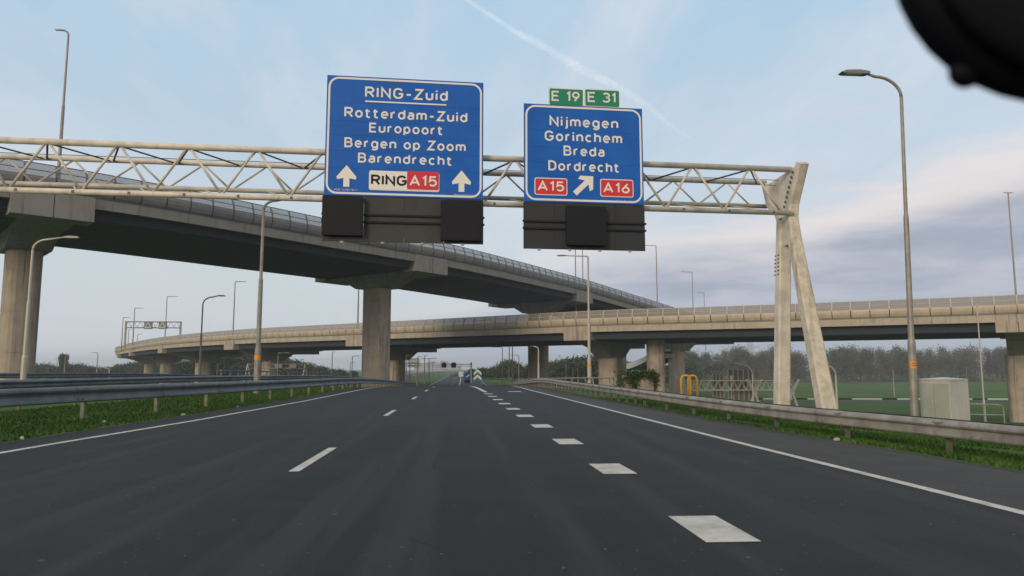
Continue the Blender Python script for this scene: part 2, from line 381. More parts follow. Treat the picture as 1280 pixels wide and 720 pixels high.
# ------------------------------------------------------------------ curves
def resample(pts, step):
    P = [Vector(p) for p in pts]; P = [P[0] * 2 - P[1]] + P + [P[-1] * 2 - P[-2]]
    dense = []
    for i in range(1, len(P) - 2):
        for k in range(40):
            t = k / 40; a, b, c_, d = P[i - 1:i + 3]
            dense.append(.5 * ((2 * b) + (c_ - a) * t + (2 * a - 5 * b + 4 * c_ - d) * t * t + (3 * b - a - 3 * c_ + d) * t ** 3))
    dense.append(P[-2]); out = [dense[0]]; acc = 0
    for a, b in zip(dense, dense[1:]):
        l_ = (b - a).length
        while acc + l_ >= step:
            f_ = (step - acc) / l_; a = a.lerp(b, f_); out.append(a.copy()); l_ = (b - a).length; acc = 0
        acc += l_
    return out
def frames(st, side):            # tangent, horizontal normal pointing from the near edge across the deck
    out = []
    for i, p in enumerate(st):
        t = (st[min(i + 1, len(st) - 1)] - st[max(i - 1, 0)]); t.normalize()
        n = Vector((-t.y, t.x, 0)).normalized() * side
        out.append((p, t, n))
    return out

# ------------------------------------------------------------------ guardrails
def guardrail(pts, label, m, side=1, spacing=2.6, bh=.31, postw=.1, seg=4.0, both=False):
    """pts: x, Y, z of the top edge of the beam"""
    root = thing('guardrail', (pts[0][0], pts[0][1], gz(pts[0][0], pts[0][1])), label, 'guardrail')
    st = frames(resample(pts, seg / 4), side)
    prof0 = [(0, 0), (.035, -.015), (.075, -.05), (.08, -.09), (.02, -.135), (0, -.155), (.02, -.175), (.08, -.22), (.075, -.26), (.035, -.295), (0, -.31)]
    if bh > .4: prof0 = [(0, 0), (.05, -.008), (.09, -.035), (.10, -.07), (.08, -.10), (.03, -.135), (.02, -.17), (.03, -.21), (.08, -.255), (.085, -.285), (.05, -.31), (0, -.31)]
    if both: prof0 = [(0, 0), (.04, -.006), (.10, -.055), (.115, -.085), (.10, -.115), (.05, -.14), (.05, -.16), (.075, -.185), (.08, -.27), (.06, -.30), (.03, -.31)]
    prof = [(a, b * bh / .31) for a, b in prof0]; prof = prof + [(a - .006, b) for a, b in reversed(prof)]
    i = 0
    while i < len(st) - 1:
        j = min(i + 4, len(st) - 1); mb = MB(); secs = []
        for k in range(i, j + 1):
            p, t, n = st[k]; q = p + (t * .012 if k == j else Vector((0, 0, 0)))
            secs.append([q - n * (a + (.004 if k == i else 0)) + Vector((0, 0, b)) for a, b in prof])
        mb.loft(secs); sec_ = mb.build('rail_section', m, root, smooth=False)
        p, t, n = st[j]; mb = MB()      # lap joint with its bolts
        mb.loft([[p + t * e_ - n * (a + .009) + Vector((0, 0, b)) for a, b in prof] for e_ in (-.16, .16)])
        for e_ in (-.1, .1):
            for zz in (-.07, -.24): mb.box(p + t * e_ - n * .11 + Vector((0, 0, zz * bh / .31)), (.035, .03, .035), t.xy.to_3d().normalized())
        if p.y < 60: mb.build('lap_joint', m, sec_)
        i = j
    stp = frames(resample(pts, spacing / (2 if both else 1)), side)
    for kk, (p, t, n) in enumerate(stp):
        if both and p.y < 27 and kk % 2: continue
        g = gz(p.x, p.y); h = p.z - .05
        mb = MB(); c_ = p + n * .13; mb.box((c_.x, c_.y, (g - .3 + h) / 2), (postw * .7, postw, h - g + .3), t.xy.to_3d().normalized())
        mb.box((p + n * .045 + Vector((0, 0, -bh / 2))), (.08, .14, .16), t.xy.to_3d().normalized())
        mb.build('post', postm if m is gal else post_r, root)
        if p.y < 45 and both: mb = MB(); mb.tube([p - t * .12 - n * .095 + Vector((0, 0, -.035)), p - n * .12 + Vector((0, 0, -.05)), p + t * .12 - n * .095 + Vector((0, 0, -.035))], [.01, .035, .01], 6); mb.build('bulge', m, root)
    if both:     # second beam on the back
        s2 = MB(); secs = [[p + n * (.27 + a) + Vector((0, 0, b)) for a, b in prof] for p, t, n in st]; s2.loft(secs); s2.build('rear_rail', m, root)
    return root
guardrail([(-12.6, 2, .93), (-12.2, 10, .93), (-11.8, 18.4, .93), (-9.9, 28, .92), (-8.7, 42, .86), (-8.35, 60, .70), (-8.2, 85, .1), (-8.2, 130, -1.1)],
          'steel guardrail nearest on the left, above the grass verge by the white edge line', gal, -1 * -1 if False else 1, 3.4, .46, .12)
guardrail([(-15.9, 10, 1.06), (-15.7, 24, 1.06), (-14.5, 45, 1.02), (-12.5, 70, .8), (-11.5, 100, .1), (-11.5, 140, -1)],
          'second steel guardrail on the left, behind the nearest one and before the opposite carriageway', gal, 1, 3.4, .31, .1)
guardrail([(-34.2, 20, 1.15), (-34, 52, 1.15), (-31, 80, .9), (-27, 120, -.2), (-26, 150, -1)],
          'far thin dark guardrail on the left beyond the opposite carriageway', gal, 1, 5, .4, .1)
RR = [(10.1, -8, .52), (9.6, 4, .52), (8.95, 11.3, .52), (7.65, 18.8, .55), (6.95, 30, .62), (6.45, 43, .68), (6.35, 58, .66), (6.9, 80, .1), (8.2, 130, -1.2)]
guardrail(RR, 'weathered steel guardrail along the hard shoulder on the right', gal_r, -1, 2.6, .32, .09, both=True)

def parapet(pts, label, side, m, h=.75, sl=.45):
    root = thing('bridge_parapet', (pts[0][0], pts[0][1], pts[0][2] - h), label, 'railing')
    st = resample(pts, 2.2); mb = MB(); mb.tube(st, .07, 6); mb.build('top_rail', m, root)
    mb = MB(); mb.tube([p - Vector((0, 0, h)) for p in st], .09, 6); mb.build('lower_rail', m, root)
    for p, q in zip(st, st[1:]):
        d = (q - p).normalized(); mb = MB(); a = p - Vector((0, 0, h)); b = p + d * sl
        mb.box((a + b) / 2, (.16, .07, (b - a).length), (b - a).normalized().cross(d).cross((b - a).normalized()).normalized(), None, (b - a).normalized()); mb.build('slanted_post', m, root)
parapet([(-19.5, 60, 1.3), (-19.4, 75, 1.15), (-19.2, 95, .85), (-18.5, 125, .0), (-18, 160, -.8)], 'bridge parapet with slanted posts on the left behind the guardrails', 1, gal)
parapet([(12.8, 58, .72), (11.6, 66, .6), (10.3, 76, .45), (8.9, 95, .1), (9, 125, -.7)], 'bridge parapet with slanted posts on the right, between shoulder guardrail and flyover columns', -1, gal_r, 1.0)

# ------------------------------------------------------------------ flyovers
def column(mb, c_, t, n, z0, z1, a, b):
    """rounded slab column, joints between the pours are recessed"""
    nseg = 20; lv = []
    cuts = []; z = z1 - 2.2
    while z > z0 + .5: cuts.append(z); z -= 4.2
    zs = [(z1, 1)]
    for q in cuts: zs += [(q + .04, 1), (q + .02, .985), (q - .02, .985), (q - .04, 1)]
    zs.append((z0, 1))
    secs = []
    for z, s_ in reversed(zs):
        ring = []
        for k in range(nseg):
            th = 2 * math.pi * k / nseg; cx, cy = math.cos(th), math.sin(th); e = .6
            ring.append(Vector((c_.x, c_.y, z)) + n * (a * s_ * math.copysign(abs(cx) ** e, cx)) + t * (b * s_ * math.copysign(abs(cy) ** e, cy)))
        secs.append(ring)
    mb.loft(secs)
def flyover(pts, side, W, piers, label, mats, nb=12, seglen=2.45, far_par=True, capz=(-4.85, -7.6), hs=1.0, cap_w=5.0, gd=2.25, hd=.85):
    """pts x, Y, z of the top of the noise barrier along the near edge"""
    m_edge, m_panel, m_frame, m_pane, m_cap, m_col = mats
    mid = pts[len(pts) // 2]
    root = thing('flyover', (mid[0], mid[1], gz(mid[0], mid[1])), label, 'flyover')
    st = frames(resample(pts, seglen), side); Zv = Vector((0, 0, 1))
    # barrier prototypes in a local frame: x along, y across (towards the deck), z up, origin at the barrier top
    def proto(kind, hs):
        mb = MB(); l_ = seglen
        if kind == 'barrier_panel':
            pr = [(.02, -2.47), (-.20, -2.25), (-.36, -1.9), (-.42, -1.55), (-.40, -1.32)]
            ring = pr + [(a + .1, b) for a, b in reversed(pr)]
            mb.loft([[Vector((x, a, b * hs)) for a, b in ring] for x in (.06, l_ - .06)])
        elif kind == 'screen_pane':
            pr = [(-.36, -1.30), (-.30, -.9), (-.14, -.45), (.10, -.02)]
            ring = pr + [(a + .02, b) for a, b in reversed(pr)]
            mb.loft([[Vector((x, a, b * hs)) for a, b in ring] for x in (.07, l_ - .07)])
        else:
            pr = [(-.40, -1.32), (-.34, -.9), (-.18, -.45), (.08, 0)]
            for x in (-.07, ):
                ring = pr + [(a + .14, b) for a, b in reversed(pr)]
                mb.loft([[Vector((q, a, b * hs)) for a, b in ring] for q in (x, x + .14)])
            for a, b, s_ in ((-.38, -1.30, .08), (-.27, -.72, .06), (.09, -.02, .08)):
                mb.box((l_ / 2, a + .03, b * hs), (l_ - .16, .09, s_))
        return mb
    P1 = proto('barrier_panel', hs).mesh('barrier_panel', m_panel, smooth=False)
    P2 = proto('screen_pane', hs).mesh('screen_pane', m_pane); P3 = proto('screen_frame', hs).mesh('screen_frame', m_frame)
    for i in range(len(st) - 1):
        p, t, n = st[i]; q = st[i + 1][0]; t = (q - p).normalized(); n = Vector((-t.y, t.x, 0)).normalized() * side
        u = t.cross(n) * side
        if u.z < 0: u = -u
        M4 = Matrix(((t.x, n.x, u.x, p.x), (t.y, n.y, u.y, p.y), (t.z, n.z, u.z, p.z), (0, 0, 0, 1)))
        for nm, me in (('barrier_panel', P1), ('screen_pane', P2), ('screen_frame', P3)): inst(nm, me, root, M4)
    def sweep(name, ring, m, k0=0, k1=None, parent=root, step=2):
        mb = MB(); ss = st[k0:k1]; ss = ss[::step] + ([ss[-1]] if (len(ss) - 1) % step else [])
        mb.loft([[p + n * a + Zv * b for a, b in ring] for p, t, n in ss]); return mb.build(name, m, parent)
    H = 2.5 * hs
    # edge beams in lengths between the piers, deck slab, girders, far barrier
    sweep('edge_beam', [(.0, -H), (.55, -H), (.55, -H - 1.0), (.06, -H - 1.0)], m_edge)
    sweep('drip_ledge', [(-.06, -H + .07), (.5, -H + .07), (.5, -H - .0), (-.06, -H - .0)], dark_steel)
    sweep('joint_backing', [(.16, -H + .05), (-.14, -H * .75), (-.28, -H * .53), (-.24, -H * .53), (-.10, -H * .75), (.2, -H + .05)], dark_steel)
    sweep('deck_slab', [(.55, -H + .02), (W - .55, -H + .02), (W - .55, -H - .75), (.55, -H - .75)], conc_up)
    sweep('far_edge_beam', [(W - .55, -H), (W, -H), (W - .06, -H - 1.0), (W - .55, -H - 1.0)], m_edge)
    if far_par: sweep('far_barrier', [(W - .1, 0), (W + .35, -1.3 * hs), (W, -H), (W - .1, -H), (W + .22, -1.3 * hs), (W - .2, 0)], m_frame)
    bw = (W - 2.4) / nb
    for k in range(nb):
        a = 1.2 + k * bw + .03; b = a + bw - .06
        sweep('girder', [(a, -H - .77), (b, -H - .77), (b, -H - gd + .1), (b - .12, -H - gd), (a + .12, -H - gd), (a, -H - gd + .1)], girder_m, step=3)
    # piers: crosshead with its columns
    for (idx, offs, extra) in piers:
        p, t, n = st[min(idx, len(st) - 1)]; t = t.xy.to_3d().normalized()
        z0 = p.z - H; zb = p.z + capz[0]; zc_ = p.z + capz[1] + extra; hw = cap_w / 2
        blocks = []
        # end blocks, proud of the edge beams, with the joint between the two spans
        for (a0, a1) in ((-.16, 2.4), (W - 2.4, W + .16)):
            for s_ in (-1, 1):
                x0, x1 = (0.04, hw) if s_ > 0 else (-hw, -.04)
                lo, hi = a0, a1
                mb = MB(); blocks.append(mb); mb.hexa([p * 1 + t * x + n * a + Zv * (z - p.z) for z in (zb, z0 - .02) for x, a in ((x0, lo), (x1, lo), (x1, hi), (x0, hi))])
        mb = MB()
        # haunched hammerhead
        hw2 = hw * .62; mid_ = offs[0][0]
        ze = zb - hd; prof = [(1.0, z0 - .8), (1.0, zb - .02), (3.0, zb - .25), (mid_ - 6.2, ze - .1), (mid_ - 2.7, zc_), (mid_ + 2.7, zc_), (mid_ + 5.4, ze - .15), (W - 3.4, ze), (W - .3, ze + .02), (W - .3, z0 - 1.5)]
        mb.prism([(a, z - p.z) for a, z in prof], p - t * hw2, n, Zv, t, 2 * hw2)
        cap = mb.build('crosshead', conc_up, root); [b_.build('end_block', m_cap, cap) for b_ in blocks]  # shade under the deck put into the crosshead colour; end blocks separate
        for o_, (ca, cb) in offs:
            c_ = p + n * o_; mb = MB(); g = gz(c_.x, c_.y)
            column(mb, c_, t, n, g - 1, zc_ + .05, ca, cb); mb.build('column', m_col, cap, smooth=False)
    return root, st
def nearest(pts, seglen, side, target):
    st = resample(pts, seglen); return min(range(len(st)), key=lambda i: (st[i].xy - Vector(target)).length)

LO = []
for px, py in ((1420, 358), (1340, 363.5), (1280, 368), (1100, 375.5), (985, 380), (870, 384), (740, 388.5), (600, 396), (443, 404), (320, 410.5), (250, 416), (201, 421.5), (170, 427), (155, 431), (148, 435)):
    q = at_Z(px, py, 11.0); LO.append(tuple(q))
q = Vector(LO[-1]); LO += [(q.x + 3, q.y + 40, 11), (q.x + 14, q.y + 68, 11)]
def tgt(px, py, z): q = at_Z(px, py, z); return (q.x, q.y)
pl = [(nearest(LO, 2.45, 1, tgt(px, py, 11)), offs, ex) for px, py, offs, ex in (
    (1262, 369, [(12.5, (2.3, 1.9))], 0), (715, 389.5, [(12.5, (2.1, 1.9))], 0), (443, 404, [(12.5, (2.0, 1.7))], 0),
    (285, 412.5, [(11.5, (2.1, 2.0))], 0), (201, 421.5, [(12.5, (2.1, 1.9))], 0), (163, 428.5, [(12.5, (2.1, 1.9))], 0))]
pl.append((pl[-1][0] + 20, [(12.5, (2.1, 1.9))], 0))
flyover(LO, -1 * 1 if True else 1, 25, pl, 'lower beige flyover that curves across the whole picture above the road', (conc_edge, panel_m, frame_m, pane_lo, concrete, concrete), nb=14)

UP = []
for px, py, z in ((-150, 173, 20), (0, 196, 20), (120, 215.5, 20), (240, 238, 20), (403, 272, 20), (490, 290, 20), (580, 309, 20), (680, 335, 20), (731, 349, 19.8)):
    UP.append(tuple(at_Z(px, py, z)))
UP += [tuple(at_Z(785, 366, 18.4)), tuple(at_Z(836, 382, 16.6)), tuple(at_Z(887, 400, 14.4)), tuple(at_Z(925, 412, 13))]
pu_ = [(nearest(UP, 2.45, 1, tgt(px, py, z)), offs, ex) for px, py, z, offs, ex in (
    (73, 206.5, 20, [(13.9, (2.1, 1.6))], 1.2), (545, 301.5, 20, [(11.3, (2.1, 1.6))], 1.2), (731, 349, 19.8, [(11.3, (2.1, 1.6))], 1.0), (887, 400, 14.4, [(9.5, (2.1, 1.7))], -.6))]
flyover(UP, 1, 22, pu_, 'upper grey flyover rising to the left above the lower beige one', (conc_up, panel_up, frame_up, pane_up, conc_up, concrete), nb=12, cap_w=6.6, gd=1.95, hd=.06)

# slim curved ramp seen between columns, and a stand-alone column under the lower flyover
RA = [tuple(at_Y(757, 461, 219)), tuple(at_Y(780, 456, 214)), tuple(at_Y(800, 448.5, 205)), tuple(at_Y(815, 440, 198)), tuple(at_Y(828, 431, 192))]
root = thing('ramp_bridge', (RA[1][0], RA[1][1], -6), 'slim light curved ramp rising to the right between the flyover columns', 'ramp')
st = frames(resample(RA, 3), 1); mb = MB(); mb.loft([[p, p + n * .3, p + n * .3 - Vector((0, 0, 1.1)), p + n * 7 - Vector((0, 0, 1.1)), p + n * 7 - Vector((0, 0, 1.6)), p + Vector((0, 0, -1.6))] for p, t, n in st]); mb.build('deck', ledge_m, root)
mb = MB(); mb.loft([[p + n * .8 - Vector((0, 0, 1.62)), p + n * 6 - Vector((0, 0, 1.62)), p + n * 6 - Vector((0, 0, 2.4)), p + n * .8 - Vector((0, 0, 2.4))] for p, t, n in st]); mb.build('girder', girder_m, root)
for i in (4, 12, 19):
    p, t, n = st[min(i, len(st) - 1)]; mb = MB(); mb.box(p + n * 3.3 - Vector((0, 0, 3.0)), (7.4, .9, 1.1), n, t); cp = mb.build('crosshead', ledge_m, root)
    mb = MB(); c_ = p + n * 3.5; mb.tube([(c_.x, c_.y, -7), (c_.x, c_.y, p.z - 3.4)], .5, 12); mb.build('column', ledge_m, cp)
for px, Yv, zt, rr, lb in ((820, 121, 6.35, 1.45, 'tall pale concrete column standing just right of the ivy wall under the lower flyover'), (775, 150, 6.3, 1.3, 'narrow concrete column close behind the sunlit column under the lower flyover')):
    x = lat(px, Yv); mb = MB(); column(mb, Vector((x, Yv, 0)), Vector((1, 0, 0)), Vector((0, 1, 0)), gz(x, Yv) - 1, zt, rr, rr); tag(mb.build('bridge_column', concrete, loc=(x, Yv, gz(x, Yv))), lb, 'column')

# ------------------------------------------------------------------ sign gantry

def support(root, c_, g, nrm, zt, zw, zb_, m1, m2, top=(1.12, -1.12), foot=(2.1, -1.0)):
    """end frame: two bent box beams that touch at the waist and splay above and below it; nrm points towards the viewer"""
    c_ = Vector((c_.x, c_.y, 0)); P = lambda s_, z: c_ + nrm * s_ + Zv * z
    def beam(pts, dims, m, name):
        secs = []
        for i, q in enumerate(pts):
            d = (pts[max(i - 1, 0)] - pts[min(i + 1, len(pts) - 1)]).normalized(); ny = d.cross(g).normalized(); w1, w2 = dims[i]; c4 = [(-1, -1), (1, -1), (1, 1), (-1, 1)]; ring = []
            for k in range(4):
                a, b = Vector(c4[k]), Vector(c4[(k + 1) % 4])
                for f_ in (.12, .88): e_ = a.lerp(b, f_); ring.append(q + g * e_.x * w1 / 2 + ny * e_.y * w2 / 2)
            secs.append(ring)
        mb = MB(); mb.loft(secs); return mb.build(name, m, root)
    l1 = beam([P(top[0], zt + .02), P(.42, zw + .35), P(.30, zw - .1)], [(.34, .28), (.34, .27), (.34, .28)], m1, 'head_beam')
    l2 = beam([P(top[1] - .08, zt - .15), P(-.95, zw + .62), P(-.40, zw + .2), P(-.26, zw - .1)], [(.40, .30), (.40, .32), (.40, .32), (.40, .30)], m1, 'head_beam')
    beam([P(.30, zw - .11), P(.42, zw - .9), P(foot[0], zb_)], [(.34, .28), (.38, .32), (.52, .44)], m2, 'leg')
    beam([P(-.26, zw - .11), P(-.34, zw - .9), P(foot[1], zb_)], [(.40, .30), (.42, .34), (.46, .44)], m1, 'leg')
    mb = MB(); hp = [(top[1] + .05, zt - .15), (top[0] - .1, zt), (.26, zw + .3), (.15, zw - 1.0), (-.12, zw - 1.0), (-.24, zw + .2), (-.9, zw + .62)]
    mb.prism(hp, c_ - g * .09, nrm, Zv, g, .18); wb = mb.build('web_plate', m1, root)
    mb = MB()
    for k in range(9):
        f_ = k / 8; q = P(top[0] - .22 + (.30 - top[0] + .1) * f_, zt - .25 + (zw + .35 - zt) * f_); mb.box(q - g * .24, (.05, .05, .09), g)
    mb.build('bolt_row', dark_steel, wb)['kind'] = 'stuff'
    mb = MB()
    for s_, z0_ in ((.16, zw - 1.3), (-.50, zw - 1.3)):
        for k in range(6):
            z = z0_ - .13 * k; ss = (-.36 if s_ < 0 else -.36)
            for e_ in (-.12, .10): q = P(-.40 - .09 * k * .15 + e_, z); mb.box(q - g * .215, (.03, .09, .03), g)
    mb.build('bolt_row', dark_steel, wb)['kind'] = 'stuff'
Zv = Vector((0, 0, 1))
GL = at_Z(0, 175, 8.08); GR = at_Z(985, 212, 8.08)
g = (GR - GL).xy.to_3d().normalized(); nrm = Vector((g.y, -g.x, 0))       # towards the viewer
Zv = Vector((0, 0, 1))
G0 = Vector((GR.x, GR.y, 0))
root = thing('sign_gantry', (G0.x, G0.y, gz(G0.x, G0.y)), 'cream white lattice sign gantry across the road on two splayed legs', 'gantry')
Lg = 31.0; DEP = 1.75
def gp(u, back, z): return G0 - g * u - nrm * back + Zv * z     # u metres left of the right end
for nm, bk_, z, r_ in (('top_chord', 0, 8.08, .10), ('top_chord', DEP, 8.08, .09), ('bottom_chord', 0, 6.60, .09), ('bottom_chord', DEP, 7.22, .08)):
    mb = MB(); mb.tube([gp(-.1, bk_, z), gp(Lg, bk_, z)], r_, 12); ch = mb.build(nm, white_steel, root, smooth=True)
    if nm == 'bottom_chord' and bk_ == 0:
        mb = MB()
        for k in range(20): mb.box(gp(.6 + k * 1.55, -.085, z + .0), (.07, .03, .07), g)
        mb.build('bolt', dark_steel, ch)
per = 1.98; k = 0; u = .35
while u < Lg - 1:
    for a, b, r_ in (((u, 0, 6.66), (u + per / 2 - .08, 0, 8.0), .04), ((u + per / 2 + .08, 0, 8.0), (u + per - .05, 0, 6.66), .04)):
        mb = MB(); mb.tube([gp(*a), gp(*b)], r_, 8); mb.build('diagonal', white_steel, root, smooth=True)
    for a, b, r_ in (((u + .2, DEP, 7.25), (u + per / 2, DEP, 8.0), .032), ((u + per / 2 + .1, DEP, 8.0), (u + per + .1, DEP, 7.25), .032)):
        mb = MB(); mb.tube([gp(*a), gp(*b)], r_, 8); mb.build('diagonal', white_steel, root, smooth=True)
    for a, b, r_, m in (((u + per / 2, 0, 8.04), (u - .1, DEP, 8.04), .026, dark_steel), ((u + per / 2, 0, 8.04), (u + per - .15, DEP, 8.04), .03, dark_steel), ((u + .1, 0, 6.62), (u + per / 2, DEP, 7.2), .026, white_steel)):
        mb = MB(); mb.tube([gp(*a), gp(*b)], r_, 6); mb.build('cross_brace', m, root, smooth=True)
    u += per
mb = MB(); mb.tube([gp(-.1, .8, 7.93), gp(Lg, .8, 7.93)], .012, 5); mb.tube([gp(-.1, 1.0, 7.80), gp(Lg, 1.0, 7.80)], .012, 5); mb.build('cable', dark_steel, root)
mid_off = -nrm * (DEP / 2 - .40)
support(root, G0 + mid_off + g * .16, g, nrm, 8.12, 6.60, -.7, white_steel, moss)
support(root, gp(Lg + .1, DEP / 2 - .4, 0), g, nrm, 8.12, 6.60, -.6, white_steel, moss)

# ------------------------------------------------------------------ road signs on the gantry
SO = G0 + nrm * .42            # a point of the sign plane
def on_sign(px, py, off=0):    # pixel of the photograph -> (u along g, z) in the sign plane
    d = ray(px, py); o = SO + nrm * off; t = (o - EYE).dot(nrm) / d.dot(nrm); P = EYE + d * t
    return (P - SO).dot(g), P.z
def sp3(u, z, off): return SO + g * u + nrm * off + Zv * z
def rrect(u0, z0, u1, z1, r, n=6):
    pts = []
    for cx, cz, a0 in ((u1 - r, z1 - r, 0), (u0 + r, z1 - r, 90), (u0 + r, z0 + r, 180), (u1 - r, z0 + r, 270)):
        for k in range(n + 1): a = R(a0 + 90 * k / n); pts.append((cx + r * math.cos(a), cz + r * math.sin(a)))
    return pts
def plate(name, poly, off, th, m, parent): mb = MB(); mb.prism(poly, SO + nrm * (off), g, Zv, nrm, th); return mb.build(name, m, parent)
def ringp(name, u0, z0, u1, z1, r, wd, off, m, parent):
    a = rrect(u0, z0, u1, z1, r); b = rrect(u0 + wd, z0 + wd, u1 - wd, z1 - wd, max(r - wd, .01)); n = len(a); mb = MB()
    A = [sp3(*p, off) for p in a]; B = [sp3(*p, off) for p in b]; A2 = [q - nrm * .012 for q in A]
    mb.add(A + B + A2, [(i, (i + 1) % n, n + (i + 1) % n, n + i) for i in range(n)] + [(i, 2 * n + i, 2 * n + (i + 1) % n, (i + 1) % n) for i in range(n)])
    return mb.build(name, m, parent)

def _arc(cx, cy, rx, ry, a0, a1, n=10):
    return [(cx + rx * math.cos(R(a0 + (a1 - a0) * k / n)), cy + ry * math.sin(R(a0 + (a1 - a0) * k / n))) for k in range(n + 1)]
_x = .70      # x height
GLY = {       # width of the skeleton, strokes; cap height 1, drawn like road sign lettering with one stroke width
 'R': (.50, [[(0, 0), (0, 1), (.28, 1)] + _arc(.28, .745, .22, .255, 90, -90) + [(0, .49)], [(.24, .49), (.52, 0)]]),
 'I': (0, [[(0, 0), (0, 1)]]), 'l': (0, [[(0, 0), (0, 1)]]),
 'N': (.54, [[(0, 0), (0, 1), (.54, 0), (.54, 1)]]),
 'G': (.56, [_arc(.28, .66, .28, .34, 25, 180, 10) + _arc(.28, .34, .28, .34, 180, 360, 12) + [(.56, .46), (.30, .46)]]),
 '-': (.30, [[(0, .40), (.30, .40)]]), 'Z': (.50, [[(0, 1), (.50, 1), (0, 0), (.52, 0)]]),
 'E': (.46, [[(.48, 1), (0, 1), (0, 0), (.48, 0)], [(0, .52), (.42, .52)]]),
 'B': (.50, [[(0, .53), (.27, .53)] + _arc(.27, .765, .19, .235, -90, 90) + [(0, 1), (0, 0), (.28, 0)] + _arc(.28, .265, .22, .265, -90, 90)]),
 'D': (.52, [[(0, 0), (0, 1), (.20, 1)] + _arc(.20, .66, .32, .34, 90, 0) + _arc(.20, .34, .32, .34, 0, -90) + [(0, 0)]]),
 'A': (.60, [[(0, 0), (.30, 1), (.60, 0)], [(.10, .30), (.50, .30)]]),
 'u': (.40, [[(0, _x)] + _arc(.20, .20, .20, .20, 180, 360) + [(.40, _x)], [(.40, .25), (.40, 0)]]),
 'i': (0, [[(0, 0), (0, _x)], [(0, .86), (0, 1.02)]]), 'j': (.10, [[(.10, _x), (.10, -.14)] + _arc(-.02, -.14, .12, .12, 0, -90, 5), [(.10, .86), (.10, 1.02)]]),
 'd': (.42, [_arc(.21, _x / 2, .21, _x / 2, 0, 360, 18), [(.42, 0), (.42, 1)]]),
 'o': (.44, [_arc(.22, _x / 2, .22, _x / 2, 0, 360, 18)]),
 'p': (.42, [_arc(.21, _x / 2, .21, _x / 2, 0, 360, 18), [(0, _x), (0, -.28)]]),
 'g': (.42, [_arc(.21, _x / 2, .21, _x / 2, 0, 360, 18), [(.42, _x), (.42, -.08)] + _arc(.21, -.08, .21, .19, 0, -150, 8)]),
 't': (.30, [[(.08, .94), (.08, .17)] + _arc(.22, .17, .14, .17, 180, 270, 5) + [(.30, 0)], [(-.04, _x), (.28, _x)]]),
 'e': (.42, [[(0, .36), (.42, .36)] + _arc(.21, _x / 2, .21, _x / 2, 5, 315, 16)]),
 'r': (.26, [[(0, 0), (0, _x)], [(0, .42)] + _arc(.22, .42, .22, _x - .42, 180, 85, 6)]),
 'a': (.38, [[(.04, .62)] + _arc(.19, .50, .19, .20, 115, 0, 7) + [(.38, 0)], [(.38, .40), (.20, .42)] + _arc(.19, .21, .19, .21, 90, 270, 8) + [(.38, .10)]]),
 'm': (.66, [[(0, 0), (0, _x)], [(0, .45)] + _arc(.165, .50, .165, .20, 180, 0, 8) + [(.33, 0)], [(.33, .45)] + _arc(.495, .50, .165, .20, 180, 0, 8) + [(.66, 0)]]),
 'n': (.40, [[(0, 0), (0, _x)], [(0, .42)] + _arc(.20, .50, .20, .20, 180, 0, 8) + [(.40, 0)]]),
 'h': (.40, [[(0, 0), (0, 1)], [(0, .42)] + _arc(.20, .50, .20, .20, 180, 0, 8) + [(.40, 0)]]),
 'c': (.40, [_arc(.21, _x / 2, .21, _x / 2, 48, 312, 14)]),
 '1': (.18, [[(0, .80), (.17, 1), (.17, 0)]]),
 '2': (.44, [_arc(.21, .76, .21, .24, 165, -20, 10) + [(0, 0), (.46, 0)]]),
 '5': (.46, [[(.44, 1), (.07, 1), (.03, .52)] + _arc(.22, .32, .24, .32, 115, -140, 14)]),
 '6': (.46, [[(.36, 1), (.05, .44)], _arc(.23, .30, .23, .30, 0, 360, 18)]),
 '9': (.46, [_arc(.23, .70, .23, .30, 0, 360, 18), [(.41, .56), (.14, 0)]]),
 '3': (.42, [_arc(.20, .755, .22, .245, 150, -75, 10) + _arc(.19, .27, .25, .27, 75, -150, 12)]),
 '0': (.44, [_arc(.22, .5, .22, .5, 0, 360, 20)]), '.': (0, [[(0, 0), (0, .12)]]),
 'k': (.38, [[(0, 0), (0, 1)], [(.36, _x), (0, .30)], [(.12, .40), (.38, 0)]]), 's': (.36, [_arc(.18, .53, .18, .17, 30, 270, 8) + _arc(.18, .18, .18, .18, 90, -150, 8)]),
 'w': (.56, [[(0, _x), (.14, 0), (.28, _x), (.42, 0), (.56, _x)]]),
}
def ribbon(path, hw):
    P = [Vector(p) for p in path]; P = [p for k, p in enumerate(P) if k == 0 or (p - P[k - 1]).length > 1e-5]
    closed = (P[0] - P[-1]).length < 1e-4
    if closed: P = P[:-1]
    n = len(P); Lf = []; Rt = []
    for i in range(n):
        if closed: a, b = P[i - 1], P[(i + 1) % n]
        else: a, b = P[max(i - 1, 0)], P[min(i + 1, n - 1)]
        d1 = (P[i] - a).normalized() if (P[i] - a).length else (b - P[i]).normalized(); d2 = (b - P[i]).normalized() if (b - P[i]).length else d1
        n1 = Vector((-d1.y, d1.x)); n2 = Vector((-d2.y, d2.x)); m = n1 + n2
        if m.length < .2: m = n1
        m.normalize(); k = hw / max(.42, m.dot(n1)); Lf.append(P[i] + m * k); Rt.append(P[i] - m * k)
    V = Lf + Rt; F_ = [(i, n + i, n + (i + 1) % n, (i + 1) % n) for i in range(n if closed else n - 1)]
    return V, F_
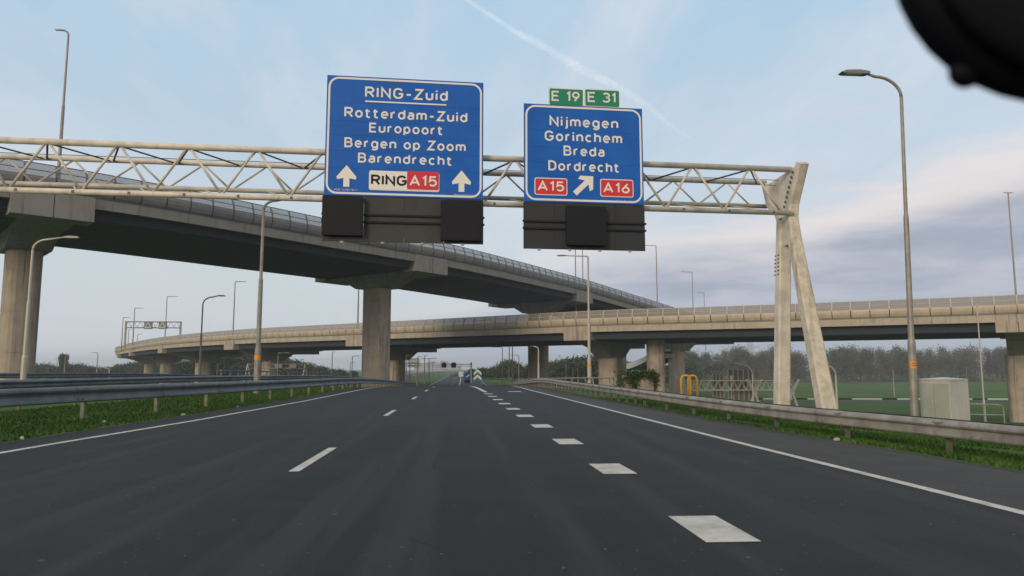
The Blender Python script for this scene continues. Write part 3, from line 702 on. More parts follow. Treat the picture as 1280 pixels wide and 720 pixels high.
def lettering(name, body, u0, u1, zb_, cap, off, m, parent, bold=.075, sp=.30, O=None, gx=None, nn=None):
    O = O or SO; gx = gx or g; nn = nn or nrm; x = 0; words = []; cur = []; lift = 0
    for ch in body:
        if ch == ' ': words.append(cur); cur = []; x += .42; continue
        w_, strokes = GLY[ch]
        for st_ in strokes: cur.append([(x + a, b) for a, b in st_])
        x += w_ + sp
    words.append(cur); x1 = x - sp; kx = (u1 - u0) / x1; k = cap
    for wd_ in words:
        mb = MB()
        for st_ in wd_:
            lift = (lift + 1) % 5
            V, F_ = ribbon([(a * kx, bold * cap * .5 + b * (k - bold * cap)) for a, b in st_], bold * cap)
            mb.add([O + gx * (u0 + v.x) + nn * (off + lift * .0006) + Zv * (zb_ + v.y) for v in V], F_)
        mb.build(name, m, parent)
def line(name, body, px0, px1, py, caph, m, parent, off=.008, sp=.30, bold=.094):
    u0, z0 = on_sign(px0, py); u1, _ = on_sign(px1, py); _, z1 = on_sign(px0, py - caph)
    return lettering(name, body, u0, u1, z0, z1 - z0, off, m, parent, bold, sp)

def big_sign(name, label, TL, TR, BL, BR, low_l, low_r, seams, boxes, bm):
    u0 = (on_sign(*TL)[0] + on_sign(*BL)[0]) / 2; u1 = (on_sign(*TR)[0] + on_sign(*BR)[0]) / 2
    z1 = (on_sign(*TL)[1] + on_sign(*TR)[1]) / 2; z0 = (on_sign(*BL)[1] + on_sign(*BR)[1]) / 2; zl = (on_sign(*low_l)[1] + on_sign(*low_r)[1]) / 2
    root = thing(name, sp3((u0 + u1) / 2, zl, 0), label, 'road sign')
    zs = [z1] + [z1 - (z1 - z0) * s_ for s_ in seams] + [z0]
    for a, b in zip(zs, zs[1:]): plate('sign_plank', [(u0, b + .0022), (u1, b + .0022), (u1, a - .0022), (u0, a - .0022)], -.05, .05, bluem, root)
    plate('backing', [(u0 + .02, z0), (u1 - .02, z0), (u1 - .02, z1 - .02), (u0 + .02, z1 - .02)], -.075, .02, dark_steel, root)
    ringp('border', u0 + .045, z0 + .045, u1 - .045, z1 - .045, .32, .06, .006, whitem, root)
    nb = 4
    for k in range(nb):
        a = u0 - .02 + (u1 - u0 + .04) * k / nb; b = u0 - .02 + (u1 - u0 + .04) * (k + 1) / nb
        plate('dark_board', [(a + .004, zl), (b - .004, zl), (b - .004, z0 - .012), (a + .004, z0 - .012)], -.06, .05, bm, root)
    zm = (zl + z0) / 2
    for dz in (.12, -.10): plate('board_rail', [(u0 - .05, zm + dz - .03), (u1 + .05, zm + dz - .03), (u1 + .05, zm + dz + .03), (u0 - .05, zm + dz + .03)], -.005, .05, boxm, root)
    for k in range(4):
        u = u0 + (u1 - u0) * (.12 + .25 * k); mb = MB(); mb.tube([sp3(u, zl - .01, .02), sp3(u, zl - .06, .02)], [.07, .04], 8); mb.build('lower_stud', ledge_m, root)
    for (bx0, by0, bx1, by1) in boxes:
        a, zt = on_sign(bx0, by0); b, _ = on_sign(bx1, by0); _, zb_ = on_sign(bx0, by1)
        bx = plate('matrix_box', rrect(a, zb_, b, zt, .03, 2), -.01, .20, boxm, root)
        # front panel with recessed rim
        plate('display_face', [(a + .05, zb_ + .05), (b - .05, zb_ + .05), (b - .05, zt - .05), (a + .05, zt - .05)], .19, .012, blackt, bx)
    for fu in (.12, .5, .88):
        u = u0 + (u1 - u0) * fu; mb = MB(); a = sp3(u, zl + .2, -.1); b = sp3(u, z1 - .1, -.1); mb.box((a + b) / 2, (.12, .1, (b - a).length), g, nrm); mb.build('mounting_post', gal, root)
        mb = MB(); mb.box(sp3(u, 6.60, -.21), (.1, .24, .08), g, nrm); mb.box(sp3(u, 8.08, -.21), (.1, .24, .08), g, nrm); mb.build('bracket', gal, root)
    return root, (u0, z0, u1, z1)
def arrow_up(px, py0, py1, pw, parent):
    u, zt = on_sign(px, py0); _, zb_ = on_sign(px, py1); a, _ = on_sign(px - pw / 2, py0); b, _ = on_sign(px + pw / 2, py0); h = zt - zb_; w2 = (b - a) / 2
    mb = MB(); poly = [(u, zt), (u - w2, zb_ + h * .46), (u - w2 * .93, zb_ + h * .34), (u - w2 * .30, zb_ + h * .40), (u - w2 * .30, zb_), (u + w2 * .30, zb_), (u + w2 * .30, zb_ + h * .40), (u + w2 * .93, zb_ + h * .34), (u + w2, zb_ + h * .46)]
    mb.add([sp3(*p, .008) for p in poly], [(0, 1, 2, 3), (0, 3, 6), (0, 6, 7, 8), (3, 4, 5, 6)]); return mb.build('arrow', whitem, parent)
def badge(x0, y0, x1, y1, m, parent, text, tm, tx0, tx1, by, ch, name='route_badge'):
    a, zt = on_sign(x0, y0); b, _ = on_sign(x1, y0); _, zb_ = on_sign(x0, y1)
    p = plate(name, rrect(a, zb_, b, zt, .07), .004, .008, whitem, parent)
    plate('badge_field', rrect(a + .028, zb_ + .028, b - .028, zt - .028, .05), .006, .010, m, p)
    if text: line('lettering', text, tx0, tx1, by, ch, tm, p, .020, .26, .112 if tm is blackt else .09)
    return p
s1, bb = big_sign('overhead_road_sign', 'large blue overhead sign reading RING-Zuid Rotterdam-Zuid Europoort', (409, 93), (605, 104), (405, 243), (603, 250), (403, 299), (602, 307),
                  (.227, .38, .50, .63, .775), [(404, 246, 455, 294.5), (551, 251, 602, 301)], boardm)
line('lettering', 'RING-Zuid', 457.5, 558.5, 121.3, 12.6, whitem, s1)
line('lettering', 'Rotterdam-Zuid', 431.5, 583, 146, 11.8, whitem, s1)
line('lettering', 'Europoort', 462.5, 552.5, 165, 11.2, whitem, s1)
line('lettering', 'Bergen op Zoom', 431.5, 581, 183.5, 11.4, whitem, s1)
line('lettering', 'Barendrecht', 448.5, 564, 202.7, 11.4, whitem, s1)
a, z = on_sign(456.5, 126.6); b, _ = on_sign(558, 126.6); plate('underline', [(a, z - .022), (b, z - .022), (b, z + .022), (a, z + .022)], .002, .008, whitem, s1)
arrow_up(433.5, 206.5, 233.5, 25, s1); arrow_up(577, 213, 240, 24, s1)
p = badge(461.5, 213, 549.5, 237.5, whitem, s1, 'RING', blackt, 465, 507, 230.7, 11.8)
a, zt = on_sign(509, 213); b, _ = on_sign(549.5, 213); _, zb_ = on_sign(509, 237.5)
plate('badge_field', rrect(a, zb_ + .022, b - .022, zt - .022, .05), .016, .010, redm, p); line('lettering', 'A15', 513, 545, 232.2, 12, whitem, p, .031, .26, .09)
line('maker_text', 'A035-31.050-Re-1', 417.5, 446, 237.8, 2.2, whitem, s1, .009, .3, .06); line('maker_text', 'Rijkswaterstaat', 568, 592, 244.6, 2.2, whitem, s1, .009, .3, .06)
s2, bb2 = big_sign('overhead_road_sign', 'smaller blue overhead sign reading Nijmegen Gorinchem Breda Dordrecht', (656, 130), (803.5, 135), (654, 250.5), (804, 257), (653, 309.5), (805, 314.5),
                   (.27, .44, .60, .735), [(707, 258.5, 755.5, 307)], boardm2)
line('lettering', 'Nijmegen', 688, 771.5, 157, 11.8, whitem, s2)
line('lettering', 'Gorinchem', 682, 776.5, 175.4, 11.8, whitem, s2)
line('lettering', 'Breda', 705.5, 754.5, 194, 11.6, whitem, s2)
line('lettering', 'Dordrecht', 686.5, 773, 212.5, 11.6, whitem, s2)
badge(668, 221.8, 709, 243.5, redm, s2, 'A15', whitem, 673, 704, 238.2, 11.5)
badge(750, 223.6, 791.5, 245.8, redm, s2, 'A16', whitem, 755, 786, 240.5, 11.5)
(a, z), (b, z2) = on_sign(718.5, 242), on_sign(741.5, 220.5); d = Vector((b - a, z2 - z)); l_ = d.length; d.normalize(); e = Vector((-d.y, d.x)); T = Vector((b, z2)); B_ = Vector((a, z))
poly = [B_ - e * .085, T - d * .30 - e * .085, T - d * .42 - e * .27, T - d * .30 - e * .30, T, T - d * .30 + e * .30, T - d * .42 + e * .27, T - d * .30 + e * .085, B_ + e * .085]
mb = MB(); mb.add([sp3(p[0], p[1], .008) for p in poly], [(0, 1, 7, 8), (1, 2, 3, 4), (4, 5, 6, 7), (1, 4, 7)]); mb.build('arrow', whitem, s2)
line('maker_text', 'A035-31.050-Re-2', 665, 692.5, 249.6, 2.2, whitem, s2, .009, .3, .06); line('maker_text', 'Rijkswaterstaat', 770, 792, 252.4, 2.2, whitem, s2, .009, .3, .06)
for x0, y0, x1, y1, tx, t0, t1, ty in ((685.6, 109.2, 729.4, 131.6, 'E 19', 690.5, 723.5, 125.6), (730.4, 110.6, 774.6, 133, 'E 31', 735.5, 768.5, 127)):
    a, zt = on_sign(x0, y0); b, _ = on_sign(x1, y0); _, zb_ = on_sign(x0, y1)
    r_ = thing('route_sign', sp3((a + b) / 2, zb_, 0), ('left small green plate %s on top of the right overhead sign' if '19' in tx else 'right small green plate %s on top of the right overhead sign') % tx.replace(' ', ''), 'road sign')
    plate('sign_plate', rrect(a, zb_, b, zt, .05), -.03, .03, whitem, r_); plate('sign_field', rrect(a + .03, zb_ + .03, b - .03, zt - .03, .04), -.02, .026, greenm, r_)
    line('lettering', tx, t0, t1, ty, 11.6, whitem, r_, .011, .26, .09)
    mb = MB()
    for uu in (a + .12, b - .12): mb.box(sp3(uu, zb_ - .0, -.06), (.05, .04, .5), g, nrm)
    mb.build('bracket', gal, r_)

# ------------------------------------------------------------------ street lamps
def lamp(px, py, Yv, arm, label, zbase=None, r=.11, m=None, headL=.75, style='bow', rise=.45, group='street lamps', tagz=None, step=True, arm_dir=None, double=False, lean=0):
    """px, py: the top bend of the pole in the photograph; arm: length, negative to the left"""
    m = m or lampm
    T = at_Y(px, py, Yv); zb_ = gz(T.x, T.y) if zbase is None else zbase
    root = thing('street_lamp', (T.x, T.y, zb_), label, 'street lamp', group)
    mb = MB(); zt = T.z; h = zt - zb_; s_ = 1 if arm > 0 else -1; L_ = abs(arm); D = Vector(arm_dir) if arm_dir else Vector((s_, 0, 0))
    bx = lambda f_: T.x - lean * (1 - f_)
    if step: pts = [(bx(0), T.y, zb_ - .4), (bx(.22), T.y, zb_ + h * .22), (bx(.235), T.y, zb_ + h * .235), (bx(.58), T.y, zb_ + h * .58), (bx(.59), T.y, zb_ + h * .59), (T.x, T.y, zt - rise)]; rs = [r * 1.35, r * 1.3, r, r * .88, r * .66, r * .58]
    else: pts = [(T.x, T.y, zb_ - .4), (T.x, T.y, zt - rise)]; rs = [r, r * .6]
    mb.tube(pts, rs, 10); mb.build('pole', m, root, smooth=False)
    for sg in ((1, -1) if double else (1,)):
        mb = MB(); Dd = D * sg; P0 = Vector((T.x, T.y, zt - rise - .02)); ap = []
        if style == 'bow':
            for k in range(9):
                a = R(90 * k / 8); ap.append(P0 + Dd * (rise * 1.25 * (1 - math.cos(a))) + Zv * (rise * math.sin(a)))
            ap.append(P0 + Dd * L_ + Zv * (rise + .18 * L_ / 2))
        else:
            ap = [P0, P0 + Zv * (rise * .75), P0 + Zv * rise * .97 + Dd * (rise * .2), P0 + Dd * L_ + Zv * (rise + .04)]
        mb.tube(ap, [r * .56] * (len(ap) - 1) + [r * .42], 8); mb.build('arm', m, root, smooth=True)
        E = ap[-1]; side = Vector((-Dd.y, Dd.x, 0)); k = headL; mb = MB()
        prof = [(-.12 * k, .03 * k), (.25 * k, .085 * k), (.8 * k, .06 * k), (k, -.02 * k), (.9 * k, -.06 * k), (0, -.07 * k), (-.12 * k, -.04 * k)]
        mb.prism(prof, E - side * .15 * k, Dd, Zv, side, .30 * k); hd = mb.build('lamp_head', lamphead, root)
        mb = MB(); mb.box(E + Dd * .5 * k - Zv * .075 * k, (.6 * k, .22 * k, .02 * k), Dd); mb.build('diffuser', ledge_m, hd)
    if tagz is not None:
        rr = r * (1.33 if tagz - zb_ < h * .22 else .97); f_ = (tagz - zb_) / h; tx = bx(f_); mb = MB(); hh = .125 if Yv < 30 else .15
        ring = [(tx + (rr + .006) * math.cos(R(a)), T.y + (rr + .006) * math.sin(R(a))) for a in range(205, 336, 13)]
        mb.add([(x, y, tagz - hh) for x, y in ring] + [(x, y, tagz + hh) for x, y in ring], [(i, i + 1, len(ring) + i + 1, len(ring) + i) for i in range(len(ring) - 1)]); tg = mb.build('number_tag', orange, root)
        if Yv < 30:
            mb = MB()
            for q in (.05, -.03): mb.add([(x, y - .004, tagz + q - .012) for x, y in ring[2:-2]] + [(x, y - .004, tagz + q + .012) for x, y in ring[2:-2]], [(i, i + 1, len(ring) - 4 + i + 1, len(ring) - 4 + i) for i in range(len(ring) - 5)])
            mb.build('tag_print', dark_steel, tg)
    return root
lamp(1125, 96, 24.0, -1.3, 'tall near lamp post on the right verge beside the white cabinet, arm reaching left', r=.098, lean=.24, headL=.95, rise=.75, tagz=at_Y(1141, 456, 24).z, style='bow')
lamp(86, 38, 75, -.5, 'tall lamp post standing on the upper flyover at the far left', zbase=17, r=.17, headL=.9, rise=.5)
lamp(42, 299, 48, 2.0, 'lamp post beside the leftmost big column, arm reaching right', r=.13, m=lamp_lt, headL=.9, rise=.7)
lamp(330, 250, 44, 1.4, 'lamp post in the left median rising behind the gantry truss, orange tag low down', r=.15, headL=.85, rise=.6, tagz=at_Y(321, 447, 44).z)
lamp(254, 371, 96, 1.9, 'thin lamp post between guardrails and the lower flyover, arm reaching right', r=.15, headL=1.0, rise=1.0)
lamp(735, 320, 67, -2.2, 'lamp post on the right below the smaller blue sign, orange tag low down', r=.14, m=lamp_lt, headL=.8, rise=.3, style='sq', tagz=at_Y(735, 456, 67).z)
lamp(673, 433, 92, -.6, 'short pale lamp post behind the right guardrail in front of a wide column', r=.13, m=lamp_lt, headL=.5, rise=.4)
dl = [(294, 352, 186, 1.9, 'lamp post on the lower flyover nearest left of the median lamp post'), (209, 370.5, 238, 2.6, 'lamp post on the lower flyover just right of the small matrix gantry signs'), (168.5, 385, 268, 2.4, 'lamp post on the lower flyover rising behind the left end of the matrix gantry'),
      (154, 397, 300, 2.0, 'leftmost lamp post standing on the lower flyover'), (161, 412, 372, 1.8, 'tiny distant lamp post on the flyover bend, left of the matrix gantry signs'), (172, 418, 400, 1.6, 'smallest distant lamp post on the flyover bend under the matrix gantry')]
for px, py, Yv, ar, lb in dl: lamp(px, py, Yv, ar, lb, zbase=8.5, r=.2 if Yv < 250 else .24, headL=.9, rise=.35, style='sq', step=False, group='lamps on the lower flyover')
lamp(449, 330, 160, -1.5, 'lamp post on the lower flyover just left of the median column, its top hidden', zbase=8.5, r=.2, headL=.9, style='sq', step=False, rise=.35, group='lamps on the lower flyover')
for px, py, Yv, ar, lb in ((719, 296, 150, -1.6, 'left one of two thin poles behind the smaller blue sign'), (728, 300, 172, -1.6, 'right one of two thin poles behind the smaller blue sign'),
                           (820, 307, 160, -2.4, 'thin lamp post with square arm on the flyover right of the smaller blue sign'), (865, 340, 205, -2.4, 'small distant lamp post above the lower flyover between the blue sign and the gantry leg'), (880, 366, 260, -1.8, 'smallest distant lamp post above the lower flyover left of the gantry leg')):
    lamp(px, py, Yv, ar, lb, zbase=8.5, r=.17, headL=.9, rise=.35, style='sq', step=False, group='lamps on the lower flyover')
lamp(1260, 241, 150, -.8, 'tall thin mast at the right edge above the lower flyover', zbase=8.5, r=.22, headL=.5, rise=.2, style='sq', step=False, double=True)
lamp(1044, 456, 104, -1.8, 'curved pale lamp post in the field right of the gantry leg', r=.2, m=lamp_lt, headL=.7, rise=1.4, step=False)
lamp(940, 455, 118, -3.2, 'curved pale lamp post in front of the ribbed sign backs', r=.16, m=lamp_lt, headL=1.2, rise=1.6, step=False)
for px, Yv, yt, lb in ((1221, 70, 380, 'slim white pole between the cabinet and the right column'), (1116, 190, 462, 'thin pole in the field left of the near lamp post'), (1208, 120, 460, 'thin short pole just right of the white cabinet'), (985.5, 300, 452, 'far thin pole before the treeline between the gantry legs')):
    T = at_Y(px, yt, Yv); b_ = gz(T.x, T.y); mb = MB(); mb.tube([(T.x, T.y, b_ - .3), (T.x, T.y, b_ + (T.z - b_) * .3), (T.x, T.y, b_ + (T.z - b_) * .32), (T.x, T.y, T.z)], [.11, .11, .075, .06], 8)
    mb.tube([(T.x, T.y, T.z), (T.x, T.y, T.z + .08)], [.09, .03], 8)
    tag(mb.build('pole', lamp_lt, loc=(T.x, T.y, b_)), lb, 'pole')
for px, py, Yv, ar, lb in ((628, 434, 170, -1.6, 'lamp post with arm seen left of the wide column under the flyover'), (648.5, 444, 210, -1.6, 'smaller lamp post with arm close to the wide column under the flyover'),
                           (636.5, 428, 150, .5, 'thin pale pole left of two poles beneath the flyover by the woods'), (640.5, 426, 140, .5, 'thin dark pole right of two poles beneath the flyover by the woods'),
                           (707.5, 451, 190, -.5, 'pole before the wood between the wide column and the sunlit column'), (716, 460, 150, -.6, 'short curved lamp left of a pair before the grassy bank'), (722, 458.5, 170, .6, 'short curved lamp right of a pair before the grassy bank'),
                           (522, 446, 150, .4, 'dark pole in the far median left of the three'), (531, 444, 165, .4, 'dark pole in the far median middle of the three'), (536.5, 448, 200, 1.3, 'twin armed lamp in the far median'), 
                           (541, 453, 260, 1.4, 'second twin armed lamp further down the far median'), (545, 457, 330, 1.4, 'third tiny twin armed lamp far down the median'), (508, 444, 140, .4, 'dark pole beside the shadowed column on the left of the road'),
                           (122.5, 441, 210, -.9, 'small lamp post before the low trees on the left'), (39.5, 446, 200, -.7, 'tiny lamp post before the low trees by the leftmost column'), (82, 443, 260, -.8, 'tiny lamp post beside the tall narrow tree'), (137, 460, 120, -1.0, 'short curved lamp left of the flyover columns'),
                           (440.5, 445, 180, .9, 'lamp seen under the flyover right of the tall pole'), (415.5, 440, 170, .3, 'tall thin pole under the flyover left of the median column'), (438, 453, 260, .8, 'small lamp with arm close left of the median column'),
                           (348, 441, 120, 1.0, 'lamp right of the flyover column behind the slanted parapet'), (272, 455, 190, .3, 'thin pole under the flyover left of the median lamp')):
    tw = 'twin' in lb; lamp(px, py, Yv, ar, lb, r=.13 if Yv < 200 else .17, m=lamp_lt if 'pale' in lb or 'curved' in lb else lampm, headL=.5 if abs(ar) < .6 else .9, rise=.4, style='bow' if 'curved' in lb else 'sq', step=False, double=tw)

# ------------------------------------------------------------------ roadside things on the right

cB = at_Y(1187, 480, 23.3); cA = at_Y(1149, 480, 24.6); cC = at_Y(1210, 480, 24.0); cA.z = cB.z = cC.z = 0; cD = cA + cC - cB
zt = at_Y(1187, 476, 23.3).z; gb = gz(cB.x, cB.y) - .3
root = thing('utility_cabinet', (cB.x, cB.y, gz(cB.x, cB.y)), 'pale grey box cabinet behind the right guardrail beside the tall lamp post', 'cabinet')
def quadbox(a, b, c3, d, z0, z1): mb = MB(); mb.hexa([(q.x, q.y, z) for z in (z0, z1) for q in (a, b, c3, d)]); return mb
quadbox(cA, cB, cC, cD, gb, zt).build('body', cabm, root)
cm_ = (cA + cC) / 2; ov = lambda q: cm_ + (q - cm_) * 1.025
mb = quadbox(ov(cA), ov(cB), ov(cC), ov(cD), zt, zt + .05); mb.add([(q.x, q.y, zt + .05) for q in (ov(cA), ov(cB), ov(cC), ov(cD))] + [(cm_.x, cm_.y, zt + .11)], [(0, 1, 4), (1, 2, 4), (2, 3, 4), (3, 0, 4)]); mb.build('roof', cabm, root)
dA = (cB - cA).normalized(); lA = (cB - cA).length; no = Vector((dA.y, -dA.x, 0))
for k in range(2):
    mb = MB(); c0_ = cA + dA * (lA * (.26 + .48 * k)) + no * .015; mb.box((c0_.x, c0_.y, (gb + .25 + zt) / 2), (lA * .46, .03, zt - gb - .45), dA, no); dr = mb.build('door', cabdoor, root)
    mb = MB(); c0_ = cA + dA * (lA * (.44 if k == 0 else .56)) + no * .04; mb.box((c0_.x, c0_.y, (gb + zt) / 2 + .15), (.02, .03, .10), dA, no); mb.build('handle', cabm, dr)
# pipe railing beyond the cabinet
root = thing('pipe_railing', (lat(1235, 34), 34, gz(lat(1235, 34), 34)), 'low green grey pipe railing between the cabinet and the right column', 'railing')
a = at_Y(1210, 505, 34); b = at_Y(1254, 506, 34)
mb = MB(); mb.tube([a, b - Vector((.25, 0, 0)), b - Vector((.06, 0, .06)), b - Vector((0, 0, .25)), (b.x, b.y, b.z - 1.1)], .035, 8); mb.build('top_rail', gal_r, root)
mb = MB(); mb.tube([a - Zv * .5, b - Zv * .5], .03, 8); mb.build('middle_rail', gal_r, root)
for f_ in (0, .45): q = a.lerp(b, f_); mb = MB(); mb.tube([q, q - Zv * 1.6], .035, 8); mb.build('post', gal_r, root)
# yellow hoops
for k, px in enumerate((857, 865.5)):
    a = at_Y(px, 470, 31 + k * .8); gb = gz(a.x, a.y); wd = .16; root = None
    mb = MB(); pts = [(a.x - wd - .04, a.y, gb - .2)]
    for q in range(9): th = R(180 - 22.5 * q); pts.append((a.x + (wd + .04) * math.cos(th), a.y, a.z - wd + (wd + .02) * math.sin(th)))
    pts.append((a.x + wd + .04, a.y, gb - .2)); mb.tube(pts, .05, 10)
    tag(mb.build('hoop_barrier', yellow, smooth=True, loc=(a.x, a.y, gb)), ['left of the two yellow steel hoops behind the right guardrail', 'right of the two yellow steel hoops behind the right guardrail'][k], 'hoop barrier', 'yellow steel hoops')
# ivy wall: concrete blocks with ivy hanging over
def leaves(mb, pts, size, flat=0.0):
    for p in pts:
        a = Vector((random.gauss(0, 1), random.gauss(0, 1), random.gauss(0, 1))).normalized(); b = a.cross(Vector((random.gauss(0, 1), random.gauss(0, 1), random.gauss(0, 1)))).normalized(); s_ = size * random.uniform(.6, 1.3)
        p = Vector(p); mb.add([p - a * s_, p + b * s_ * .6, p + a * s_, p - b * s_ * .6], [(0, 1, 2, 3)])
Yi = 50
root = thing('ivy_wall', (lat(800, Yi), Yi, gz(lat(800, Yi), Yi)), 'concrete wall blocks overgrown with ivy behind the right guardrail', 'wall')
for px0, px1, yt in ((777, 790, 469.5), (796, 817, 467.5)):
    a = at_Y(px0, yt, Yi); b = at_Y(px1, yt, Yi); mb = MB(); mb.box(((a.x + b.x) / 2, Yi + .5, (a.z - 2.5) / 2), (b.x - a.x, 1.0, a.z + 2.5)); mb.build('concrete_block', concrete, root)
a = at_Y(773, 468, Yi); b = at_Y(823, 468, Yi); mb = MB(); mb.box(((a.x + b.x) / 2, Yi + 1.1, a.z - 1.8), (b.x - a.x, .6, 3.0)); mb.build('rear_wall', concrete, root)
mb = MB(); pts = []
for cx, cz, rx, rz_, n in ((786, 472, .55, .45, 500), (792, 477, .35, .6, 450), (806, 468, .95, .22, 700), (817, 470, .45, .4, 500), (820, 478, .2, .6, 400), (798, 469, .5, .3, 350), (775, 476, .3, .5, 250)):
    q = at_Y(cx, cz, Yi - .15)
    for _ in range(n): pts.append((q.x + random.gauss(0, rx * .5), q.y + random.uniform(-.2, .5), q.z + random.gauss(0, rz_ * .55)))
leaves(mb, pts, .07); iv = mb.build('ivy', ivy_m, root); iv['kind'] = 'stuff'

# low gantry over the sunken road, seen from behind with its sign backs
Yg = 132
def V3(px, py, Yv=Yg): return at_Y(px, py, Yv)
root = thing('sign_gantry', (V3(960, 500).x, Yg, -6), 'small low lattice gantry over the sunken road, seen from behind', 'gantry')
a0, a1 = V3(861, 476), V3(992, 478); zt_, zl_ = a0.z, a0.z - 1.75
for z in (zt_, zl_):
    for dy in (0, 1.6): mb = MB(); mb.tube([(a0.x, Yg + dy, z), (a1.x, Yg + dy, z)], .10, 6); mb.build('chord', ledge_m, root)
nn_ = 13
for k in range(nn_):
    xa = a0.x + (a1.x - a0.x) * k / nn_; xb = a0.x + (a1.x - a0.x) * (k + 1) / nn_; xm = (xa + xb) / 2
    for p, q in (((xa, zl_), (xm, zt_)), ((xm, zt_), (xb, zl_))):
        mb = MB(); mb.tube([(p[0], Yg, p[1]), (q[0], Yg, q[1])], .06, 5); mb.build('diagonal', ledge_m, root)
        mb = MB(); mb.tube([(p[0], Yg + 1.6, q[1]), (q[0], Yg + 1.6, p[1])], .06, 5); mb.build('diagonal', ledge_m, root)
for xx in (a0.x + .2, V3(945, 480).x, a1.x):
    mb = MB()
    for p, q in (((-1.9, zt_ + .2), (.0, zl_ - .6)), ((1.9, zt_ + .2), (.0, zl_ - .6)), ((-1.6, -6.6), (0, zl_ - .2)), ((1.6, -6.6), (0, zl_ - .2))):
        mb.tube([(xx + p[0] * .9, Yg + .8 + p[0] * .3, p[1]), (xx + q[0], Yg + .8, q[1])], .22, 6)
    mb.box((xx, Yg + .8, zl_ - .4), (.8, .5, .9)); mb.build('support', ledge_m, root)
for x0_, x1_, yt, yb, lb, nr in ((896.5, 911.5, 468.5, 503, 'narrower ribbed sign back on the low gantry', 3), (916, 950, 462.5, 503, 'wider ribbed sign back on the low gantry', 5)):
    a, b = V3(x0_, yt, Yg - .5), V3(x1_, yb, Yg - .5); r_ = thing('rear_facing_sign', ((a.x + b.x) / 2, Yg + 2.0, b.z), lb, 'road sign')
    mb = MB(); mb.box(((a.x + b.x) / 2, Yg + 2.3, (a.z + b.z) / 2), (b.x - a.x, .12, a.z - b.z)); mb.build('panel', rbacks, r_)
    for k in range(nr + 1):
        x = a.x + (b.x - a.x) * k / nr; mb = MB(); mb.box((x, Yg + 2.1, (a.z + b.z) / 2 + .1), (.24, .25, a.z - b.z + .2)); mb.build('rib', lamp_lt, r_)
T = V3(913.5, 470, Yg - 3); mb = MB(); mb.box((T.x, T.y, T.z - .3), (.35, .3, .5)); mb.tube([(T.x, T.y - .16, T.z - .1), (T.x, T.y - .3, T.z - .1)], [.2, .24], 8); mb.tube([(T.x, T.y - .16, T.z - .5), (T.x, T.y - .3, T.z - .5)], [.2, .24], 8); mb.tube([(T.x, T.y, T.z - .5), (T.x, T.y, -6.4)], .06, 6)
tag(mb.build('signal_light', ledge_m, loc=(T.x, T.y, -6)), 'small white signal light between the two ribbed sign backs', 'signal')
# sunken road, its striped barrier and the dike road before the trees
mb = MB(); mb.add([(28, 160, -5.99), (330, 150, -5.99), (330, 160, -5.99), (28, 170, -5.99)], [(0, 1, 2, 3)]); tag(mb.build('sunken_road', shoulder_m), kind='structure')
mb = MB(); mb.hexa([(30, 385, -6.5), (700, 385, -6.5), (700, 399, -6.5), (30, 399, -6.5), (30, 389, -5.7), (700, 389, -5.7), (700, 396, -5.7), (30, 396, -5.7)]); tag(mb.build('dike_road', shoulder_m), kind='structure')
root = thing('striped_barrier', (90, 150, -6), 'long low black and white striped barrier across the green field', 'barrier')
def Yb(x): return 168 - (x - 40) * .10
x = 46; k = 0
while x < 260:
    p = Vector((x, Yb(x), -5.5)); q = Vector((x + 3.4, Yb(x + 3.4), -5.5)); d = (q - p).normalized()
    mb = MB(); mb.box((p + q) / 2, (3.36, .18, .32), d); mb.build('stripe_board', ledge_m if k % 3 else blackt, root)
    mb = MB(); mb.box((p.x, p.y + .15, -5.75), (.12, .12, .6)); mb.build('post', gal_r, root); x += 3.4; k += 1

# ------------------------------------------------------------------ small matrix gantry on the lower flyover
Ym = 262; A, B = at_Y(156.5, 402, Ym), at_Y(225, 405, Ym); zd = 8.6
root = thing('matrix_gantry', ((A.x + B.x) / 2, Ym, zd), 'small grey overhead gantry with two triangle signs on the lower flyover', 'gantry')
for z, dy in ((A.z, 0), (A.z - 2.1, 0), (A.z, 1.5), (A.z - 2.1, 1.5)): mb = MB(); mb.tube([(A.x, Ym + dy, z), (B.x, Ym + dy, z)], .17, 6); mb.build('chord', lampm, root)
for k in range(9):
    xa = A.x + (B.x - A.x) * k / 9; xb = A.x + (B.x - A.x) * (k + 1) / 9; xm = (xa + xb) / 2; mb = MB(); mb.tube([(xa, Ym, A.z - 2), (xm, Ym, A.z), (xb, Ym, A.z - 2)], .09, 5); mb.build('diagonal', lampm, root)
for x in (A.x, B.x): mb = MB(); mb.box((x, Ym + .7, (A.z + zd) / 2), (.55, .5, A.z - zd + .4)); mb.build('leg', lampm, root)
for px, lb in ((185.5, 'left square triangle display on the small flyover gantry'), (203.5, 'right square triangle display on the small flyover gantry')):
    P = at_Y(px, 406.5, Ym - .6); r_ = thing('matrix_display', P, lb, 'road sign'); mb = MB(); mb.box(P, (2.7, .5, 2.7)); mb.build('housing', mat('display_grey' + lb[:2], (.10, .105, .11), .5), r_)
    mb = MB(); s_ = 1.0; tri = [(-s_, -.85), (s_, -.85), (0, .95)]; 
    for i in range(3):
        p, q = tri[i], tri[(i + 1) % 3]; mb.tube([(P.x + p[0], P.y - .28, P.z + p[1]), (P.x + q[0], P.y - .28, P.z + q[1])], .16, 5)
    mb.build('triangle', ledge_m, r_)

